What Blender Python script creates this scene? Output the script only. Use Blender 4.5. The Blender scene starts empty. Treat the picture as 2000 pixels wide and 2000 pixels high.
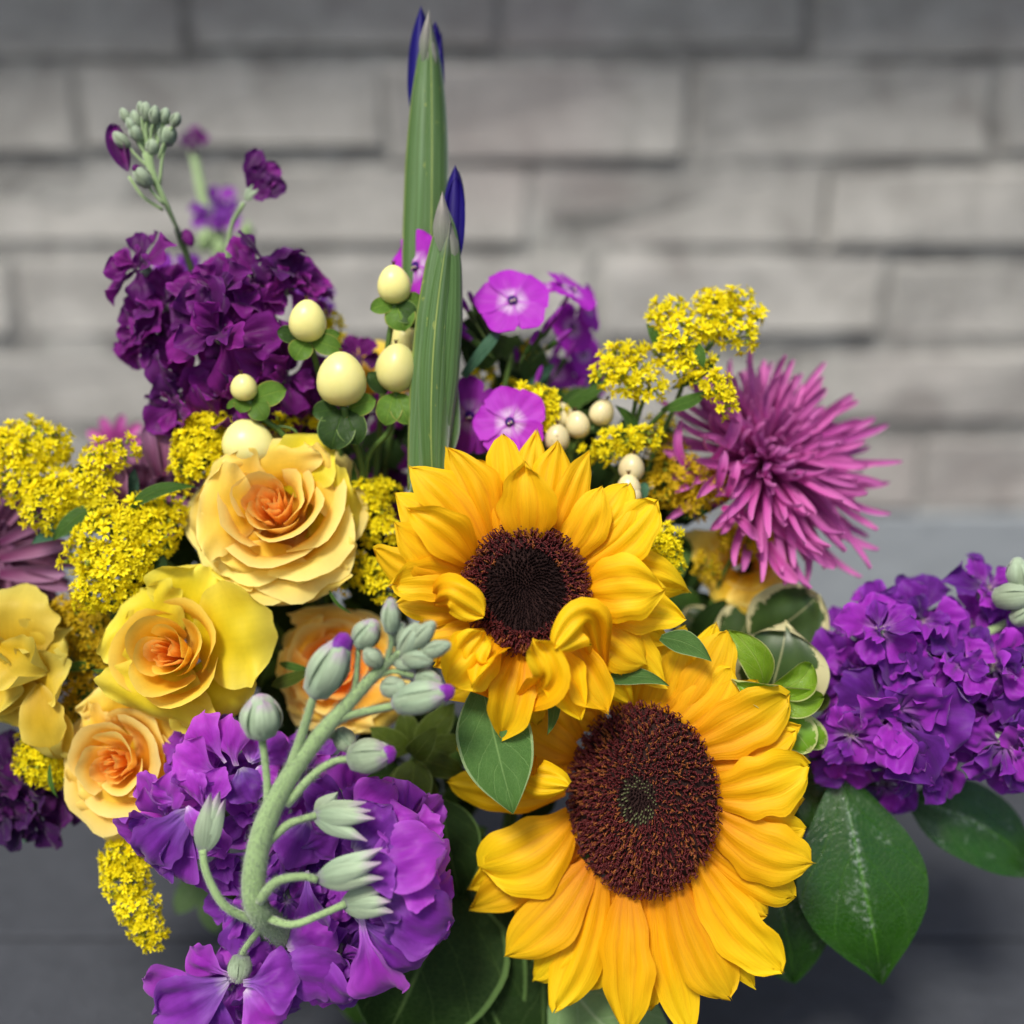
import bpy, math, random
import numpy as np
from mathutils import Vector, Matrix

# ------------------------------------------------------------------ camera, sky, sun, exposure
scene = bpy.context.scene
PITCH = math.radians(17.0)
CAM = Vector((0.0, 0.0, 0.43))
DIST = 0.5
cam_data = bpy.data.cameras.new("camera")
cam_data.lens = 40.0
cam_data.sensor_width = 36.0
cam_data.clip_start = 0.02
cam_data.clip_end = 200.0
cam_data.dof.use_dof = True
cam_data.dof.focus_distance = DIST - 0.026
cam_data.dof.aperture_fstop = 2.1
cam = bpy.data.objects.new("camera", cam_data)
scene.collection.objects.link(cam)
cam.location = CAM
cam.rotation_euler = (math.radians(90) - PITCH, 0, 0)
scene.camera = cam

SUN_EL, SUN_AZ = math.radians(56), math.radians(206)     # azimuth measured from +Y towards +X; sun is behind the camera, slightly left
world = bpy.data.worlds.new("World")
scene.world = world
world.use_nodes = True
wn = world.node_tree
wn.nodes.clear()
wo = wn.nodes.new("ShaderNodeOutputWorld")
bg = wn.nodes.new("ShaderNodeBackground")
sky = wn.nodes.new("ShaderNodeTexSky")
sky.sky_type = 'NISHITA'
sky.sun_disc = False
sky.sun_elevation = SUN_EL
sky.sun_rotation = SUN_AZ
sky.air_density = 1.0
sky.dust_density = 3.0
bg.inputs[1].default_value = 0.058
wn.links.new(sky.outputs[0], bg.inputs[0])
wn.links.new(bg.outputs[0], wo.inputs[0])
sd = bpy.data.lights.new("sun", 'SUN')
sd.energy = 1.5
sd.angle = math.radians(15)
sd.color = (1.0, 0.95, 0.87)
sun = bpy.data.objects.new("sun", sd)
scene.collection.objects.link(sun)
sdir = Vector((math.sin(SUN_AZ) * math.cos(SUN_EL), math.cos(SUN_AZ) * math.cos(SUN_EL), math.sin(SUN_EL)))
sun.rotation_euler = sdir.to_track_quat('Z', 'Y').to_euler()
sun.location = (0, 0, 3)

scene.view_settings.view_transform = 'Standard'
scene.view_settings.look = 'None'
scene.view_settings.exposure = 1.22
scene.view_settings.gamma = 1.0
scene.render.engine = 'CYCLES'
scene.cycles.max_bounces = 8
scene.cycles.transparent_max_bounces = 8

# ------------------------------------------------------------------ frame of the bouquet: px units (2000 px = 0.45 m at the focus plane), x right, y up, z to the viewer
K = 0.45 / 2000.0
DP = DIST / K
cp, sp = math.cos(PITCH), math.sin(PITCH)
W4 = Matrix(((1, 0, 0, 0), (0, sp, -cp, 0), (0, cp, sp, 0), (0, 0, 0, 1)))
W4 = Matrix.Translation(CAM + Vector((0, cp * DIST, -sp * DIST))) @ W4 @ Matrix.Scale(K, 4)
W3 = np.array([[W4[i][j] for j in range(3)] for i in range(3)])
WT = np.array([W4[i][3] for i in range(3)])

def at(px, py, z=0.0):
    f = (DP - z) / DP
    return np.array([(px - 1000.0) * f, (1000.0 - py) * f, z])

def V(*a): return np.array(a, float)
def nrm(v):
    v = np.asarray(v, float)
    return v / (np.linalg.norm(v) + 1e-12)

rng = random.Random(11)
def ru(a, b): return rng.uniform(a, b)

# ------------------------------------------------------------------ mesh pieces (numpy)
class Geo:
    def __init__(self): self.v = []; self.f = []; self.u = []; self.m = []; self.n = 0
    def add(self, v, f, u=None, m=0):
        v = np.asarray(v, float).reshape(-1, 3)
        self.v.append(v)
        self.f += [tuple(i + self.n for i in q) for q in f]
        self.u.append(np.zeros((len(v), 2)) if u is None else np.asarray(u, float).reshape(-1, 2))
        self.m += [m] * len(f)
        self.n += len(v)
        return self
    def xf(self, M):          # 4x4 numpy/Matrix transform of everything so far
        M = np.array(M)
        self.v = [p @ M[:3, :3].T + M[:3, 3] for p in self.v]
        return self

_wob = {}
def wob(s, t, seed, fs=3.0, ft=3.0):
    k = (seed, fs, ft)
    if k not in _wob:
        r = random.Random(seed * 7919 + 13)
        _wob[k] = [(r.uniform(.5, 1.5) * fs * r.choice((-1, 1)), r.uniform(.5, 1.5) * ft, r.uniform(0, 6.28), r.uniform(.6, 1)) for _ in range(4)]
    o = 0
    for a, b, c, d in _wob[k]:
        o = o + d * np.sin(a * s + b * t + c)
    return o / 3.0

def prof_at(pts, t):
    xs = [p[0] for p in pts]; ys = [p[1] for p in pts]
    # smooth interpolation
    t = np.clip(t, 0, 1)
    i = np.clip(np.searchsorted(xs, t, side='right') - 1, 0, len(xs) - 2)
    xs = np.array(xs); ys = np.array(ys)
    m = np.gradient(ys, xs)
    h = xs[i + 1] - xs[i]; u = (t - xs[i]) / h
    h00 = 2 * u**3 - 3 * u**2 + 1; h10 = u**3 - 2 * u**2 + u; h01 = -2 * u**3 + 3 * u**2; h11 = u**3 - u**2
    return np.maximum(0, h00 * ys[i] + h10 * h * m[i] + h01 * ys[i + 1] + h11 * h * m[i + 1])

P_SUN = [(0, .34), (.18, .68), (.4, .97), (.56, 1.0), (.75, .84), (.88, .52), (.96, .22), (1, .03)]
P_SUNR = [(0, .34), (.18, .64), (.42, .95), (.62, 1.0), (.8, .88), (.91, .62), (.97, .34), (1, .06)]
P_SUNL = [(0, .3), (.18, .66), (.38, .96), (.55, .97), (.72, .78), (.86, .50), (.95, .2), (1, .03)]
P_LEAF = [(0, .05), (.12, .5), (.35, .97), (.5, 1.0), (.7, .8), (.88, .36), (1, .01)]
P_WIDELEAF = [(0, .05), (.1, .55), (.3, .98), (.48, 1.0), (.68, .82), (.86, .42), (.95, .16), (1, .01)]
P_SAL = [(0, .05), (.14, .42), (.34, .86), (.5, 1.0), (.64, .88), (.8, .5), (.92, .17), (1, .01)]
P_ROUND = [(0, .12), (.2, .5), (.45, .9), (.65, 1.0), (.85, .86), (.95, .58), (1, .25)]
P_OVAL = [(0, .10), (.1, .5), (.3, .9), (.5, 1.0), (.7, .92), (.88, .6), (.96, .33), (1, .05)]
P_BROAD = [(0, .30), (.2, .62), (.45, .92), (.7, 1.0), (.9, .93), (1, .8)]
P_STRAP = [(0, .6), (.2, .8), (.5, 1.0), (.8, .95), (.93, .7), (1, .25)]
P_CLAW = [(0, .10), (.25, .22), (.45, .62), (.7, 1.0), (.9, .95), (1, .72)]
P_LANCE = [(0, .25), (.15, .7), (.35, 1.0), (.6, .8), (.85, .35), (1, .02)]

def grid_faces(nu, nv):
    return [(j * (nu + 1) + i, j * (nu + 1) + i + 1, (j + 1) * (nu + 1) + i + 1, (j + 1) * (nu + 1) + i) for j in range(nv) for i in range(nu)]

def petal(B, T, w, prof=P_SUN, N=(0, 0, 1), bend=.08, side=0., cup=.15, tip=0., tipat=.65, twist=0., fold=0., ridge=0., ruf=0., ruff=7., wr=0., rd=0., edge=0., roll=0., cr=0., seed=1, nu=8, nv=12):
    B = np.asarray(B, float); T = np.asarray(T, float)
    D = T - B; L = np.linalg.norm(D); Dn = D / L
    S = nrm(np.cross(Dn, nrm(N))); Nn = np.cross(S, Dn)
    s = np.linspace(-1, 1, nu + 1)[None, :].repeat(nv + 1, 0)
    tv = np.linspace(0, 1, nv + 1); tv = tv * .8 + .2 * np.sin(tv * math.pi / 2)
    t = tv[:, None].repeat(nu + 1, 1)
    hw = w / 2 * prof_at(prof, t) * (1 + edge * wob(0 * s + np.sign(s), t * 4, seed + 5, 2, 4) * np.abs(s))
    te = t * (1 - rd * s * s * t) + edge * .35 * wob(s * 3, t * 0, seed + 9, 3, 1) * t**4
    tw = twist * te
    bd = 4 * te * (1 - te)
    x = np.clip((te - tipat) / (1 - tipat), 0, None)
    n_off = L * (bend * bd + tip * x * x) + w * (cup * s * s * np.sin(np.minimum(te * 1.4, 1) * math.pi / 2)
            - fold * np.abs(s) * np.sin(te * math.pi) * .5
            + ridge * np.cos(s * 3 * math.pi) * np.sin(np.minimum(te, 1) * math.pi)**.7 * .5
            + ruf * np.sin(ruff * te * 3 + seed) * s * np.abs(s) * te
            + ruf * .8 * np.sin(ruff * s + seed * 2) * te**3
            + wr * wob(s * 2, te * 3, seed, 3, 3) * (te * .7 + .3)
            + (cr * (wob(s * 4, te * 6, seed + 2, 4, 4) + .6 * wob(s * 9, te * 2, seed + 4, 3, 3)) if cr else 0))
    s_off = s * hw + side * L * bd
    if roll:                                     # roll the rims towards N
        ang = np.clip(np.abs(s) - .55, 0, None) * roll
        s_off = s_off - np.sign(s) * hw * .45 * (1 - np.cos(ang)) * .8
        n_off = n_off + hw * .45 * np.sin(ang)
    d_off = L * te - (L * .35 * abs(tip)) * x * x
    ca, sa = np.cos(tw), np.sin(tw)
    so = s_off * ca; no = n_off + s_off * sa
    P = B[None, None] + Dn * d_off[..., None] + S * so[..., None] + Nn * no[..., None]
    uv = np.stack([(s + 1) / 2, t], -1)
    return P.reshape(-1, 3), grid_faces(nu, nv), uv.reshape(-1, 2)

def catmull(pts, n):
    pts = [np.asarray(p, float) for p in pts]
    if len(pts) == 2: return [pts[0] + (pts[1] - pts[0]) * i / n for i in range(n + 1)]
    q = [2 * pts[0] - pts[1]] + pts + [2 * pts[-1] - pts[-2]]
    out = []
    seg = len(pts) - 1
    for i in range(n + 1):
        u = i / n * seg; k = min(int(u), seg - 1); f = u - k
        p0, p1, p2, p3 = q[k:k + 4]
        out.append(.5 * (2 * p1 + (p2 - p0) * f + (2 * p0 - 5 * p1 + 4 * p2 - p3) * f * f + (3 * p1 - p0 - 3 * p2 + p3) * f**3))
    return out

def tube(pts, radii, sides=8, n=None, lump=0.):
    n = n or (len(pts) - 1) * 4
    P = catmull(pts, n)
    R = np.interp(np.linspace(0, 1, n + 1), np.linspace(0, 1, len(radii)), radii)
    vs = []; uv = []
    ref = V(.31, .22, .92)
    for i, p in enumerate(P):
        d = nrm(P[min(i + 1, n)] - P[max(i - 1, 0)])
        a = nrm(np.cross(d, ref)); b = np.cross(d, a)
        for k in range(sides):
            th = 2 * math.pi * k / sides
            r = R[i] * (1 + lump * math.sin(i * 2.1 + k * 1.7))
            vs.append(p + (a * math.cos(th) + b * math.sin(th)) * r)
            uv.append((k / sides, i / n))
    f = [(i * sides + k, i * sides + (k + 1) % sides, (i + 1) * sides + (k + 1) % sides, (i + 1) * sides + k) for i in range(n) for k in range(sides)]
    f.append(tuple(range(sides - 1, -1, -1))); f.append(tuple(n * sides + k for k in range(sides)))
    return vs, f, uv

def lathe(c, ax, prof, sides=14, lobes=0, lobe=0., ph=0.):
    """prof: list of (h, r) along ax from c"""
    ax = nrm(ax); a = nrm(np.cross(ax, V(.3, .2, .93) if abs(ax[2]) < .9 else V(1, 0, 0))); b = np.cross(ax, a)
    vs = []; uv = []; m = len(prof)
    for i, (h, r) in enumerate(prof):
        for k in range(sides):
            th = 2 * math.pi * k / sides
            rr = r * (1 + lobe * math.cos(lobes * th + ph))
            vs.append(np.asarray(c) + ax * h + (a * math.cos(th) + b * math.sin(th)) * rr)
            uv.append((k / sides, i / (m - 1)))
    f = [(i * sides + k, i * sides + (k + 1) % sides, (i + 1) * sides + (k + 1) % sides, (i + 1) * sides + k) for i in range(m - 1) for k in range(sides)]
    f.append(tuple(range(sides - 1, -1, -1))); f.append(tuple((m - 1) * sides + k for k in range(sides)))
    return vs, f, uv

def cup_petal(phi, dphi, r0, r1, h0, h1, lip=0., ruf=0., spiral=0., rd=.15, notch=0., wr=0., q=1.5, seed=1, nu=10, nv=9):
    s = np.linspace(-1, 1, nu + 1)[None, :].repeat(nv + 1, 0)
    t = np.linspace(0, 1, nv + 1)[:, None].repeat(nu + 1, 1)
    a = phi + s * dphi * (.4 + .6 * np.sin(np.minimum(1, t * 1.4) * math.pi / 2))
    te = t * (1 - rd * np.abs(s)**2.5)
    r = r0 + (r1 - r0) * (1 - np.clip(1 - te, 0, 1)**2.4)
    h = h0 + (h1 - h0) * te**q
    x = np.clip((te - .68) / .32, 0, None)
    r = r + lip * x * x * 1.15 + s * spiral * te
    h = h - lip * .8 * x * x
    sz = abs(r1) + 1
    e = wob(s * 2.2, t * 0 + 1, seed, 3, 1)
    h = h + ruf * sz * .35 * wob(s * 9, t * 0 + 3, seed + 31, 3, 1) * te**5
    r = r + ruf * sz * .3 * wob(s * 8, t * 0 + 5, seed + 37, 3, 1) * te**5
    r = r + ruf * sz * e * te**3 + wr * sz * wob(s * 2, te * 2, seed + 3, 3, 3) * te
    h = h + ruf * sz * .8 * wob(s * 3, t * 0 + 2, seed + 17, 3, 1) * te**3 - notch * sz * np.exp(-(s * 5)**2) * te**6
    P = np.stack([r * np.cos(a), r * np.sin(a), h], -1)
    return P.reshape(-1, 3), grid_faces(nu, nv), np.stack([(s + 1) / 2, t], -1).reshape(-1, 2)

# ------------------------------------------------------------------ materials
def srgb(h, k=1.0):
    h = h.lstrip('#')
    o = []
    for i in (0, 2, 4):
        c = int(h[i:i + 2], 16) / 255
        o.append(min(1, (c / 12.92 if c <= .04045 else ((c + .055) / 1.055)**2.4) * k))
    return (*o, 1)

class NT:
    def __init__(self, name):
        self.m = bpy.data.materials.new(name); self.m.use_nodes = True
        self.t = self.m.node_tree; self.t.nodes.clear()
        self.out = self.n("ShaderNodeOutputMaterial")
    def n(self, k, **kw):
        o = self.t.nodes.new(k)
        for a, b in kw.items(): setattr(o, a, b)
        return o
    def l(self, a, b): self.t.links.new(a, b)
    def math(self, op, a, b=None, clamp=False):
        o = self.n("ShaderNodeMath", operation=op, use_clamp=clamp)
        for i, v in enumerate((a, b)):
            if v is None: continue
            if hasattr(v, 'node'): self.l(v, o.inputs[i])
            else: o.inputs[i].default_value = v
        return o.outputs[0]
    def mix(self, f, a, b, kind='MIX'):
        o = self.n("ShaderNodeMix", data_type='RGBA', blend_type=kind)
        for i, v in ((0, f), (6, a), (7, b)):
            if hasattr(v, 'node'): self.l(v, o.inputs[i])
            else: o.inputs[i].default_value = v
        return o.outputs[2]
    def ramp(self, f, pts, interp='LINEAR'):
        o = self.n("ShaderNodeValToRGB"); r = o.color_ramp; r.interpolation = interp
        while len(r.elements) < len(pts): r.elements.new(.5)
        for e, (p, c) in zip(r.elements, sorted(pts, key=lambda q: q[0])): e.position = p; e.color = c
        self.l(f, o.inputs[0]); return o.outputs[0]
    def noise(self, vec, scale, detail=3, rough=.5, dist=0.):
        o = self.n("ShaderNodeTexNoise"); o.inputs['Scale'].default_value = scale
        o.inputs['Detail'].default_value = detail; o.inputs['Roughness'].default_value = rough; o.inputs['Distortion'].default_value = dist
        if vec is not None: self.l(vec, o.inputs['Vector'])
        return o.outputs[0]
    def scale(self, vec, sc, loc=None):
        o = self.n("ShaderNodeMapping"); o.inputs['Scale'].default_value = sc
        self.l(vec, o.inputs['Vector'])
        if loc is not None: self.l(loc, o.inputs['Location'])
        return o.outputs[0]
    def finish(self, col, rough=.5, transl=0., bump=None, bstr=.3, bdist=.0004, spec=.4, tcol=None, sheen=0., coat=0., sss=0.):
        p = self.n("ShaderNodeBsdfPrincipled")
        if hasattr(col, 'node'): self.l(col, p.inputs['Base Color'])
        else: p.inputs['Base Color'].default_value = col
        if hasattr(rough, 'node'): self.l(rough, p.inputs['Roughness'])
        else: p.inputs['Roughness'].default_value = rough
        p.inputs['Specular IOR Level'].default_value = spec
        p.inputs['Sheen Weight'].default_value = sheen
        p.inputs['Coat Weight'].default_value = coat; p.inputs['Coat Roughness'].default_value = .15
        if sss:
            p.inputs['Subsurface Weight'].default_value = sss
            p.inputs['Subsurface Radius'].default_value = (.004, .003, .0015); p.inputs['Subsurface Scale'].default_value = 1.0
        b = None
        if bump is not None:
            b = self.n("ShaderNodeBump"); b.inputs['Strength'].default_value = bstr; b.inputs['Distance'].default_value = bdist
            self.l(bump, b.inputs['Height']); self.l(b.outputs[0], p.inputs['Normal'])
        if transl:
            tr = self.n("ShaderNodeBsdfTranslucent"); mx = self.n("ShaderNodeMixShader"); mx.inputs[0].default_value = transl
            c = tcol if tcol is not None else col
            if hasattr(c, 'node'): self.l(c, tr.inputs[0])
            else: tr.inputs[0].default_value = c
            if b: self.l(b.outputs[0], tr.inputs['Normal'])
            self.l(p.outputs[0], mx.inputs[1]); self.l(tr.outputs[0], mx.inputs[2]); self.l(mx.outputs[0], self.out.inputs[0])
        else: self.l(p.outputs[0], self.out.inputs[0])
        return self.m
    def uv(self):
        u = self.n("ShaderNodeUVMap").outputs[0]
        s = self.n("ShaderNodeSeparateXYZ"); self.l(u, s.inputs[0])
        rnd = self.n("ShaderNodeObjectInfo").outputs['Random']
        e = self.math('ABSOLUTE', self.math('SUBTRACT', self.math('MULTIPLY', s.outputs[0], 2.0), 1.0))
        return u, s.outputs[0], s.outputs[1], e, rnd
    def randloc(self, rnd):
        c = self.n("ShaderNodeCombineXYZ"); self.l(self.math('MULTIPLY', rnd, 37.0), c.inputs[0]); self.l(self.math('MULTIPLY', rnd, 91.0), c.inputs[1])
        return c.outputs[0]

def m_petal(name, pts, edgecol=None, edgeamt=.5, streak=.18, streaks=26, rough=.5, transl=.3, var=.12, bstr=.35, spec=.3, mott=.12, sheen=0., hue=.02, edgepow=3., groove=None):
    a = NT(name); u, U, Vv, E, R = a.uv(); loc = a.randloc(R)
    warp = a.noise(a.scale(u, (3, 3, 1), loc), 1.5, 2)
    f = a.math('ADD', Vv, a.math('MULTIPLY', a.math('SUBTRACT', warp, .5), .18))
    col = a.ramp(f, pts)
    if edgecol is not None:
        top = a.math('POWER', Vv, 8.0)
        ee = a.math('MAXIMUM', a.math('POWER', E, edgepow), top)
        col = a.mix(a.math('MULTIPLY', ee, edgeamt, True), col, edgecol)
    if groove is not None:
        gu = a.math('ADD', U, a.math('MULTIPLY', a.math('SUBTRACT', warp, .5), .10))
        g1 = a.math('SUBTRACT', 1.0, a.math('DIVIDE', a.math('ABSOLUTE', a.math('SUBTRACT', a.math('ABSOLUTE', a.math('SUBTRACT', gu, .5)), .165)), .045), True)
        fine = a.noise(a.scale(u, (44, 1.0, 1), loc), 1.0, 3, .6)
        g2 = a.math('MULTIPLY', a.math('SUBTRACT', .47, fine, True), 5.0, True)
        gm = a.math('MAXIMUM', a.math('MULTIPLY', g1, .45), a.math('MULTIPLY', g2, .4))
        gm = a.math('MULTIPLY', gm, a.math('SUBTRACT', 1.25, Vv, True))
        col = a.mix(gm, col, groove)
    st = a.noise(a.scale(u, (streaks, 1.6, 1), loc), 1.0, 4, .6)
    st2 = a.noise(a.scale(u, (streaks * .35, 1.0, 1), loc), 1.0, 2, .5)
    mo = a.noise(a.scale(u, (5, 7, 1), loc), 1.0, 4, .6)
    k = a.math('ADD', a.math('MULTIPLY', a.math('SUBTRACT', st, .5), streak * 2), a.math('MULTIPLY', a.math('SUBTRACT', mo, .5), mott * 2))
    k = a.math('ADD', k, a.math('MULTIPLY', a.math('SUBTRACT', st2, .5), streak * 1.5))
    k = a.math('ADD', k, a.math('MULTIPLY', a.math('SUBTRACT', R, .5), var * 2))
    h = a.n("ShaderNodeHueSaturation"); a.l(col, h.inputs['Color']); a.l(a.math('ADD', k, 1.0), h.inputs['Value'])
    a.l(a.math('ADD', .5, a.math('MULTIPLY', a.math('SUBTRACT', R, .5), hue)), h.inputs['Hue'])
    bh = a.math('ADD', a.math('MULTIPLY', st, .6), st2)
    return a.finish(h.outputs[0], rough, transl, bh, bstr, .0004, spec, sheen=sheen)

def m_leaf(name, base, dark, vein, rough=.42, transl=.18, spec=.5, nveins=7., edge=None, var=.18, coat=0., under=None, vw=.05, gloss_patch=False, gloss_marks=False):
    a = NT(name); u, U, Vv, E, R = a.uv(); loc = a.randloc(R)
    mo = a.noise(a.scale(u, (4, 6, 1), loc), 1.0, 5, .6)
    col = a.mix(mo, dark, base)
    w = a.math('SUBTRACT', a.math('MULTIPLY', Vv, nveins), a.math('MULTIPLY', E, 1.7))
    w = a.math('ADD', w, a.math('MULTIPLY', a.math('SUBTRACT', mo, .5), .5))
    pp = a.math('PINGPONG', w, .5)
    sidev = a.math('SUBTRACT', 1.0, a.math('DIVIDE', pp, vw), True)
    mid = a.math('SUBTRACT', 1.0, a.math('DIVIDE', E, .045), True)
    vv = a.math('MAXIMUM', a.math('MULTIPLY', sidev, .45), mid)
    fine = a.n("ShaderNodeTexVoronoi", feature='DISTANCE_TO_EDGE'); fine.inputs['Scale'].default_value = 1.0
    a.l(a.scale(u, (22, 34, 1), loc), fine.inputs['Vector'])
    fv = a.math('SUBTRACT', 1.0, a.math('DIVIDE', fine.outputs[0], .12), True)
    col = a.mix(a.math('MULTIPLY', fv, .12), col, vein)
    col = a.mix(a.math('MULTIPLY', vv, .75), col, vein)
    if edge is not None:
        col = a.mix(a.math('MULTIPLY', a.math('GREATER_THAN', E, .93), .8), col, edge)
    if gloss_marks:  # whitish sheen painted along the midrib, mixed with water residue specks
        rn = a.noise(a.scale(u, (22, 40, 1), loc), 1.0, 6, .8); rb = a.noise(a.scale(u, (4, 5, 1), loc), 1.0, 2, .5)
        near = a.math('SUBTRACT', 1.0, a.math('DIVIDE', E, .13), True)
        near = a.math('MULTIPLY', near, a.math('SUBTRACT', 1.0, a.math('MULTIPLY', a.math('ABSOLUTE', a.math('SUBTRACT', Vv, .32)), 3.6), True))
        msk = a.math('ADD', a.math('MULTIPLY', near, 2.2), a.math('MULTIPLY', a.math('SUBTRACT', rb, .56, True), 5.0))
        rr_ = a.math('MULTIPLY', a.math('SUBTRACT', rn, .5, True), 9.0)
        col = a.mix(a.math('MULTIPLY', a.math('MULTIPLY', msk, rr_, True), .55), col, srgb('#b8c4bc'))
    k = a.math('ADD', 1.0, a.math('MULTIPLY', a.math('SUBTRACT', R, .5), var * 2))
    h = a.n("ShaderNodeHueSaturation"); a.l(col, h.inputs['Color']); a.l(k, h.inputs['Value'])
    rr = rough
    if gloss_patch:
        n2 = a.noise(a.scale(u, (9, 12, 1), loc), 1.0, 6, .75)
        rr = a.ramp(n2, [(.42, (rough + .15,) * 3 + (1,)), (.6, (max(.05, rough - .15),) * 3 + (1,))])
    bh = a.math('SUBTRACT', a.math('MULTIPLY', fv, -.25), vv)
    return a.finish(h.outputs[0], rr, transl, bh, .6, .0006, spec, coat=coat)

def m_variegated(name, green, cream, inner=None, transl=.15):
    a = NT(name); u, U, Vv, E, R = a.uv(); loc = a.randloc(R)
    n1 = a.noise(a.scale(u, (5, 9, 1), loc), 1.0, 5, .7)
    rim = a.math('MAXIMUM', E, a.math('SUBTRACT', a.math('MULTIPLY', Vv, 1.9), .95))
    f = a.math('ADD', rim, a.math('MULTIPLY', a.math('SUBTRACT', n1, .5), .75))
    m = a.ramp(f, [(.76, (0, 0, 0, 1)), (.80, (1, 1, 1, 1))])
    mo = a.noise(a.scale(u, (4, 4, 1), loc), 1.0, 4)
    g = a.mix(mo, green, inner or tuple(c * .55 for c in green[:3]) + (1,))
    col = a.mix(m, g, cream)
    mid = a.math('SUBTRACT', 1.0, a.math('DIVIDE', E, .03), True)
    col = a.mix(a.math('MULTIPLY', mid, .5), col, cream)
    return a.finish(col, .4, transl, mo, .2, .0004, .5)

def m_simple(name, c1, c2, scale=600, rough=.5, bstr=.2, spec=.4, transl=0., coat=0., sheen=0., sss=0., spots=None, spotamt=0., bdist=.0003):
    a = NT(name)
    tc = a.n("ShaderNodeTexCoord").outputs['Object']
    R = a.n("ShaderNodeObjectInfo").outputs['Random']
    n1 = a.noise(tc, scale, 4, .6); n2 = a.noise(tc, scale * .12, 3)
    col = a.mix(a.math('ADD', a.math('MULTIPLY', n1, .5), a.math('MULTIPLY', n2, .5)), c1, c2)
    if spots is not None:
        n3 = a.noise(tc, scale * .9, 2, .4)
        col = a.mix(a.math('MULTIPLY', a.math('GREATER_THAN', n3, .74), spotamt), col, spots)
    h = a.n("ShaderNodeHueSaturation"); a.l(col, h.inputs['Color'])
    a.l(a.math('ADD', .86, a.math('MULTIPLY', R, .24)), h.inputs['Value'])
    return a.finish(h.outputs[0], rough, transl, n1, bstr, bdist, spec, coat=coat, sheen=sheen, sss=sss)

def m_striped(name, c1, c2, streaks=18, rough=.5, transl=.1, **kw):
    return m_petal(name, [(0, c1), (1, c2)], streak=.25, streaks=streaks, rough=rough, transl=transl, **kw)

MAT = {}
MAT['sun'] = m_petal('sunflower petal', [(0, srgb('#e58e03')), (.25, srgb('#f4b008')), (.6, srgb('#fbc910')), (1, srgb('#fdd61e'))], streak=.13, streaks=22, transl=.34, var=.06, mott=.05, bstr=1.0, hue=.012, rough=.55, spec=.2, groove=srgb('#d98404'))
MAT['sun2'] = m_petal('sunflower petal broad', [(0, srgb('#dc8604')), (.3, srgb('#efac08')), (.75, srgb('#f5c411')), (1, srgb('#f6ce18'))], streak=.15, streaks=26, transl=.32, var=.07, mott=.06, bstr=1.0, hue=.012, rough=.55, spec=.2, groove=srgb('#cc7a04'))
MAT['rose_in'] = m_petal('rose petal heart', [(0, srgb('#f6961e')), (.6, srgb('#fbb244')), (1, srgb('#fdca62'))], edgecol=srgb('#fbcf78'), edgeamt=.6, streak=.04, transl=.42, var=.05, bstr=.15, hue=.015, spec=.2)
MAT['rose_mid'] = m_petal('rose petal apricot', [(0, srgb('#f4a81c')), (.45, srgb('#fac23a')), (.8, srgb('#fdd45a')), (1, srgb('#fee37a'))], edgecol=srgb('#feee98'), edgeamt=.7, streak=.04, transl=.42, var=.04, bstr=.15, hue=.012, spec=.2)
MAT['rose_out'] = m_petal('rose petal soft yellow', [(0, srgb('#f2ba20')), (.4, srgb('#f9ce3c')), (.8, srgb('#fcdc5c')), (1, srgb('#fee97e'))], edgecol=srgb('#fff098'), edgeamt=.6, streak=.04, transl=.38, var=.04, bstr=.18, hue=.012, spec=.2)
MAT['rose_lem'] = m_petal('rose petal lemon', [(0, srgb('#c0b814')), (.3, srgb('#e2cc1a')), (.75, srgb('#f1da2a')), (1, srgb('#f6e64c'))], edgecol=srgb('#f2e868'), edgeamt=.6, streak=.05, transl=.33, var=.03, bstr=.18, hue=.01, spec=.2)
MAT['rose_lemin'] = m_petal('rose petal golden', [(0, srgb('#f0a614')), (.5, srgb('#f9c42c')), (1, srgb('#fbd850'))], edgecol=srgb('#f6e070'), edgeamt=.6, streak=.05, transl=.33, var=.03, bstr=.15, hue=.01, spec=.2)
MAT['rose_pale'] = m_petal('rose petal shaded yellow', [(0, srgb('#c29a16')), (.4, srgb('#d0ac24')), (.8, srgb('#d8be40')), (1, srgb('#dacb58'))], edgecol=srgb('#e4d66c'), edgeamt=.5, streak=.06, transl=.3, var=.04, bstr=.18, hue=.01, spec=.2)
vk = dict(streak=.24, streaks=13, transl=.38, bstr=.8, hue=.05, rough=.5, spec=.2, sheen=.2)
MAT['st_dark'] = m_petal('stock petal wine purple', [(0, srgb('#8a5a92')), (.18, srgb('#6d1070')), (.6, srgb('#5e0a62')), (1, srgb('#74147a'))], edgecol=srgb('#9a30a8'), edgeamt=.3, var=.4, mott=.25, **vk)
MAT['st_shade'] = m_petal('stock petal shaded purple', [(0, srgb('#3c0c48')), (1, srgb('#4a1058'))], var=.25, mott=.2, **vk)  # shade put into the petal colour as a very dark purple
MAT['st_fore'] = m_petal('stock petal violet', [(0, srgb('#cfc0d8')), (.16, srgb('#9a5cc0')), (.45, srgb('#882aa8')), (1, srgb('#9836b4'))], edgecol=srgb('#b464d4'), edgeamt=.5, var=.34, mott=.2, **vk)
MAT['st_right'] = m_petal('stock petal magenta violet', [(0, srgb('#c9bfa8')), (.14, srgb('#a274b4')), (.42, srgb('#80249c')), (1, srgb('#8422a6'))], edgecol=srgb('#a64cc8'), edgeamt=.4, var=.42, mott=.2, **vk)
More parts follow.
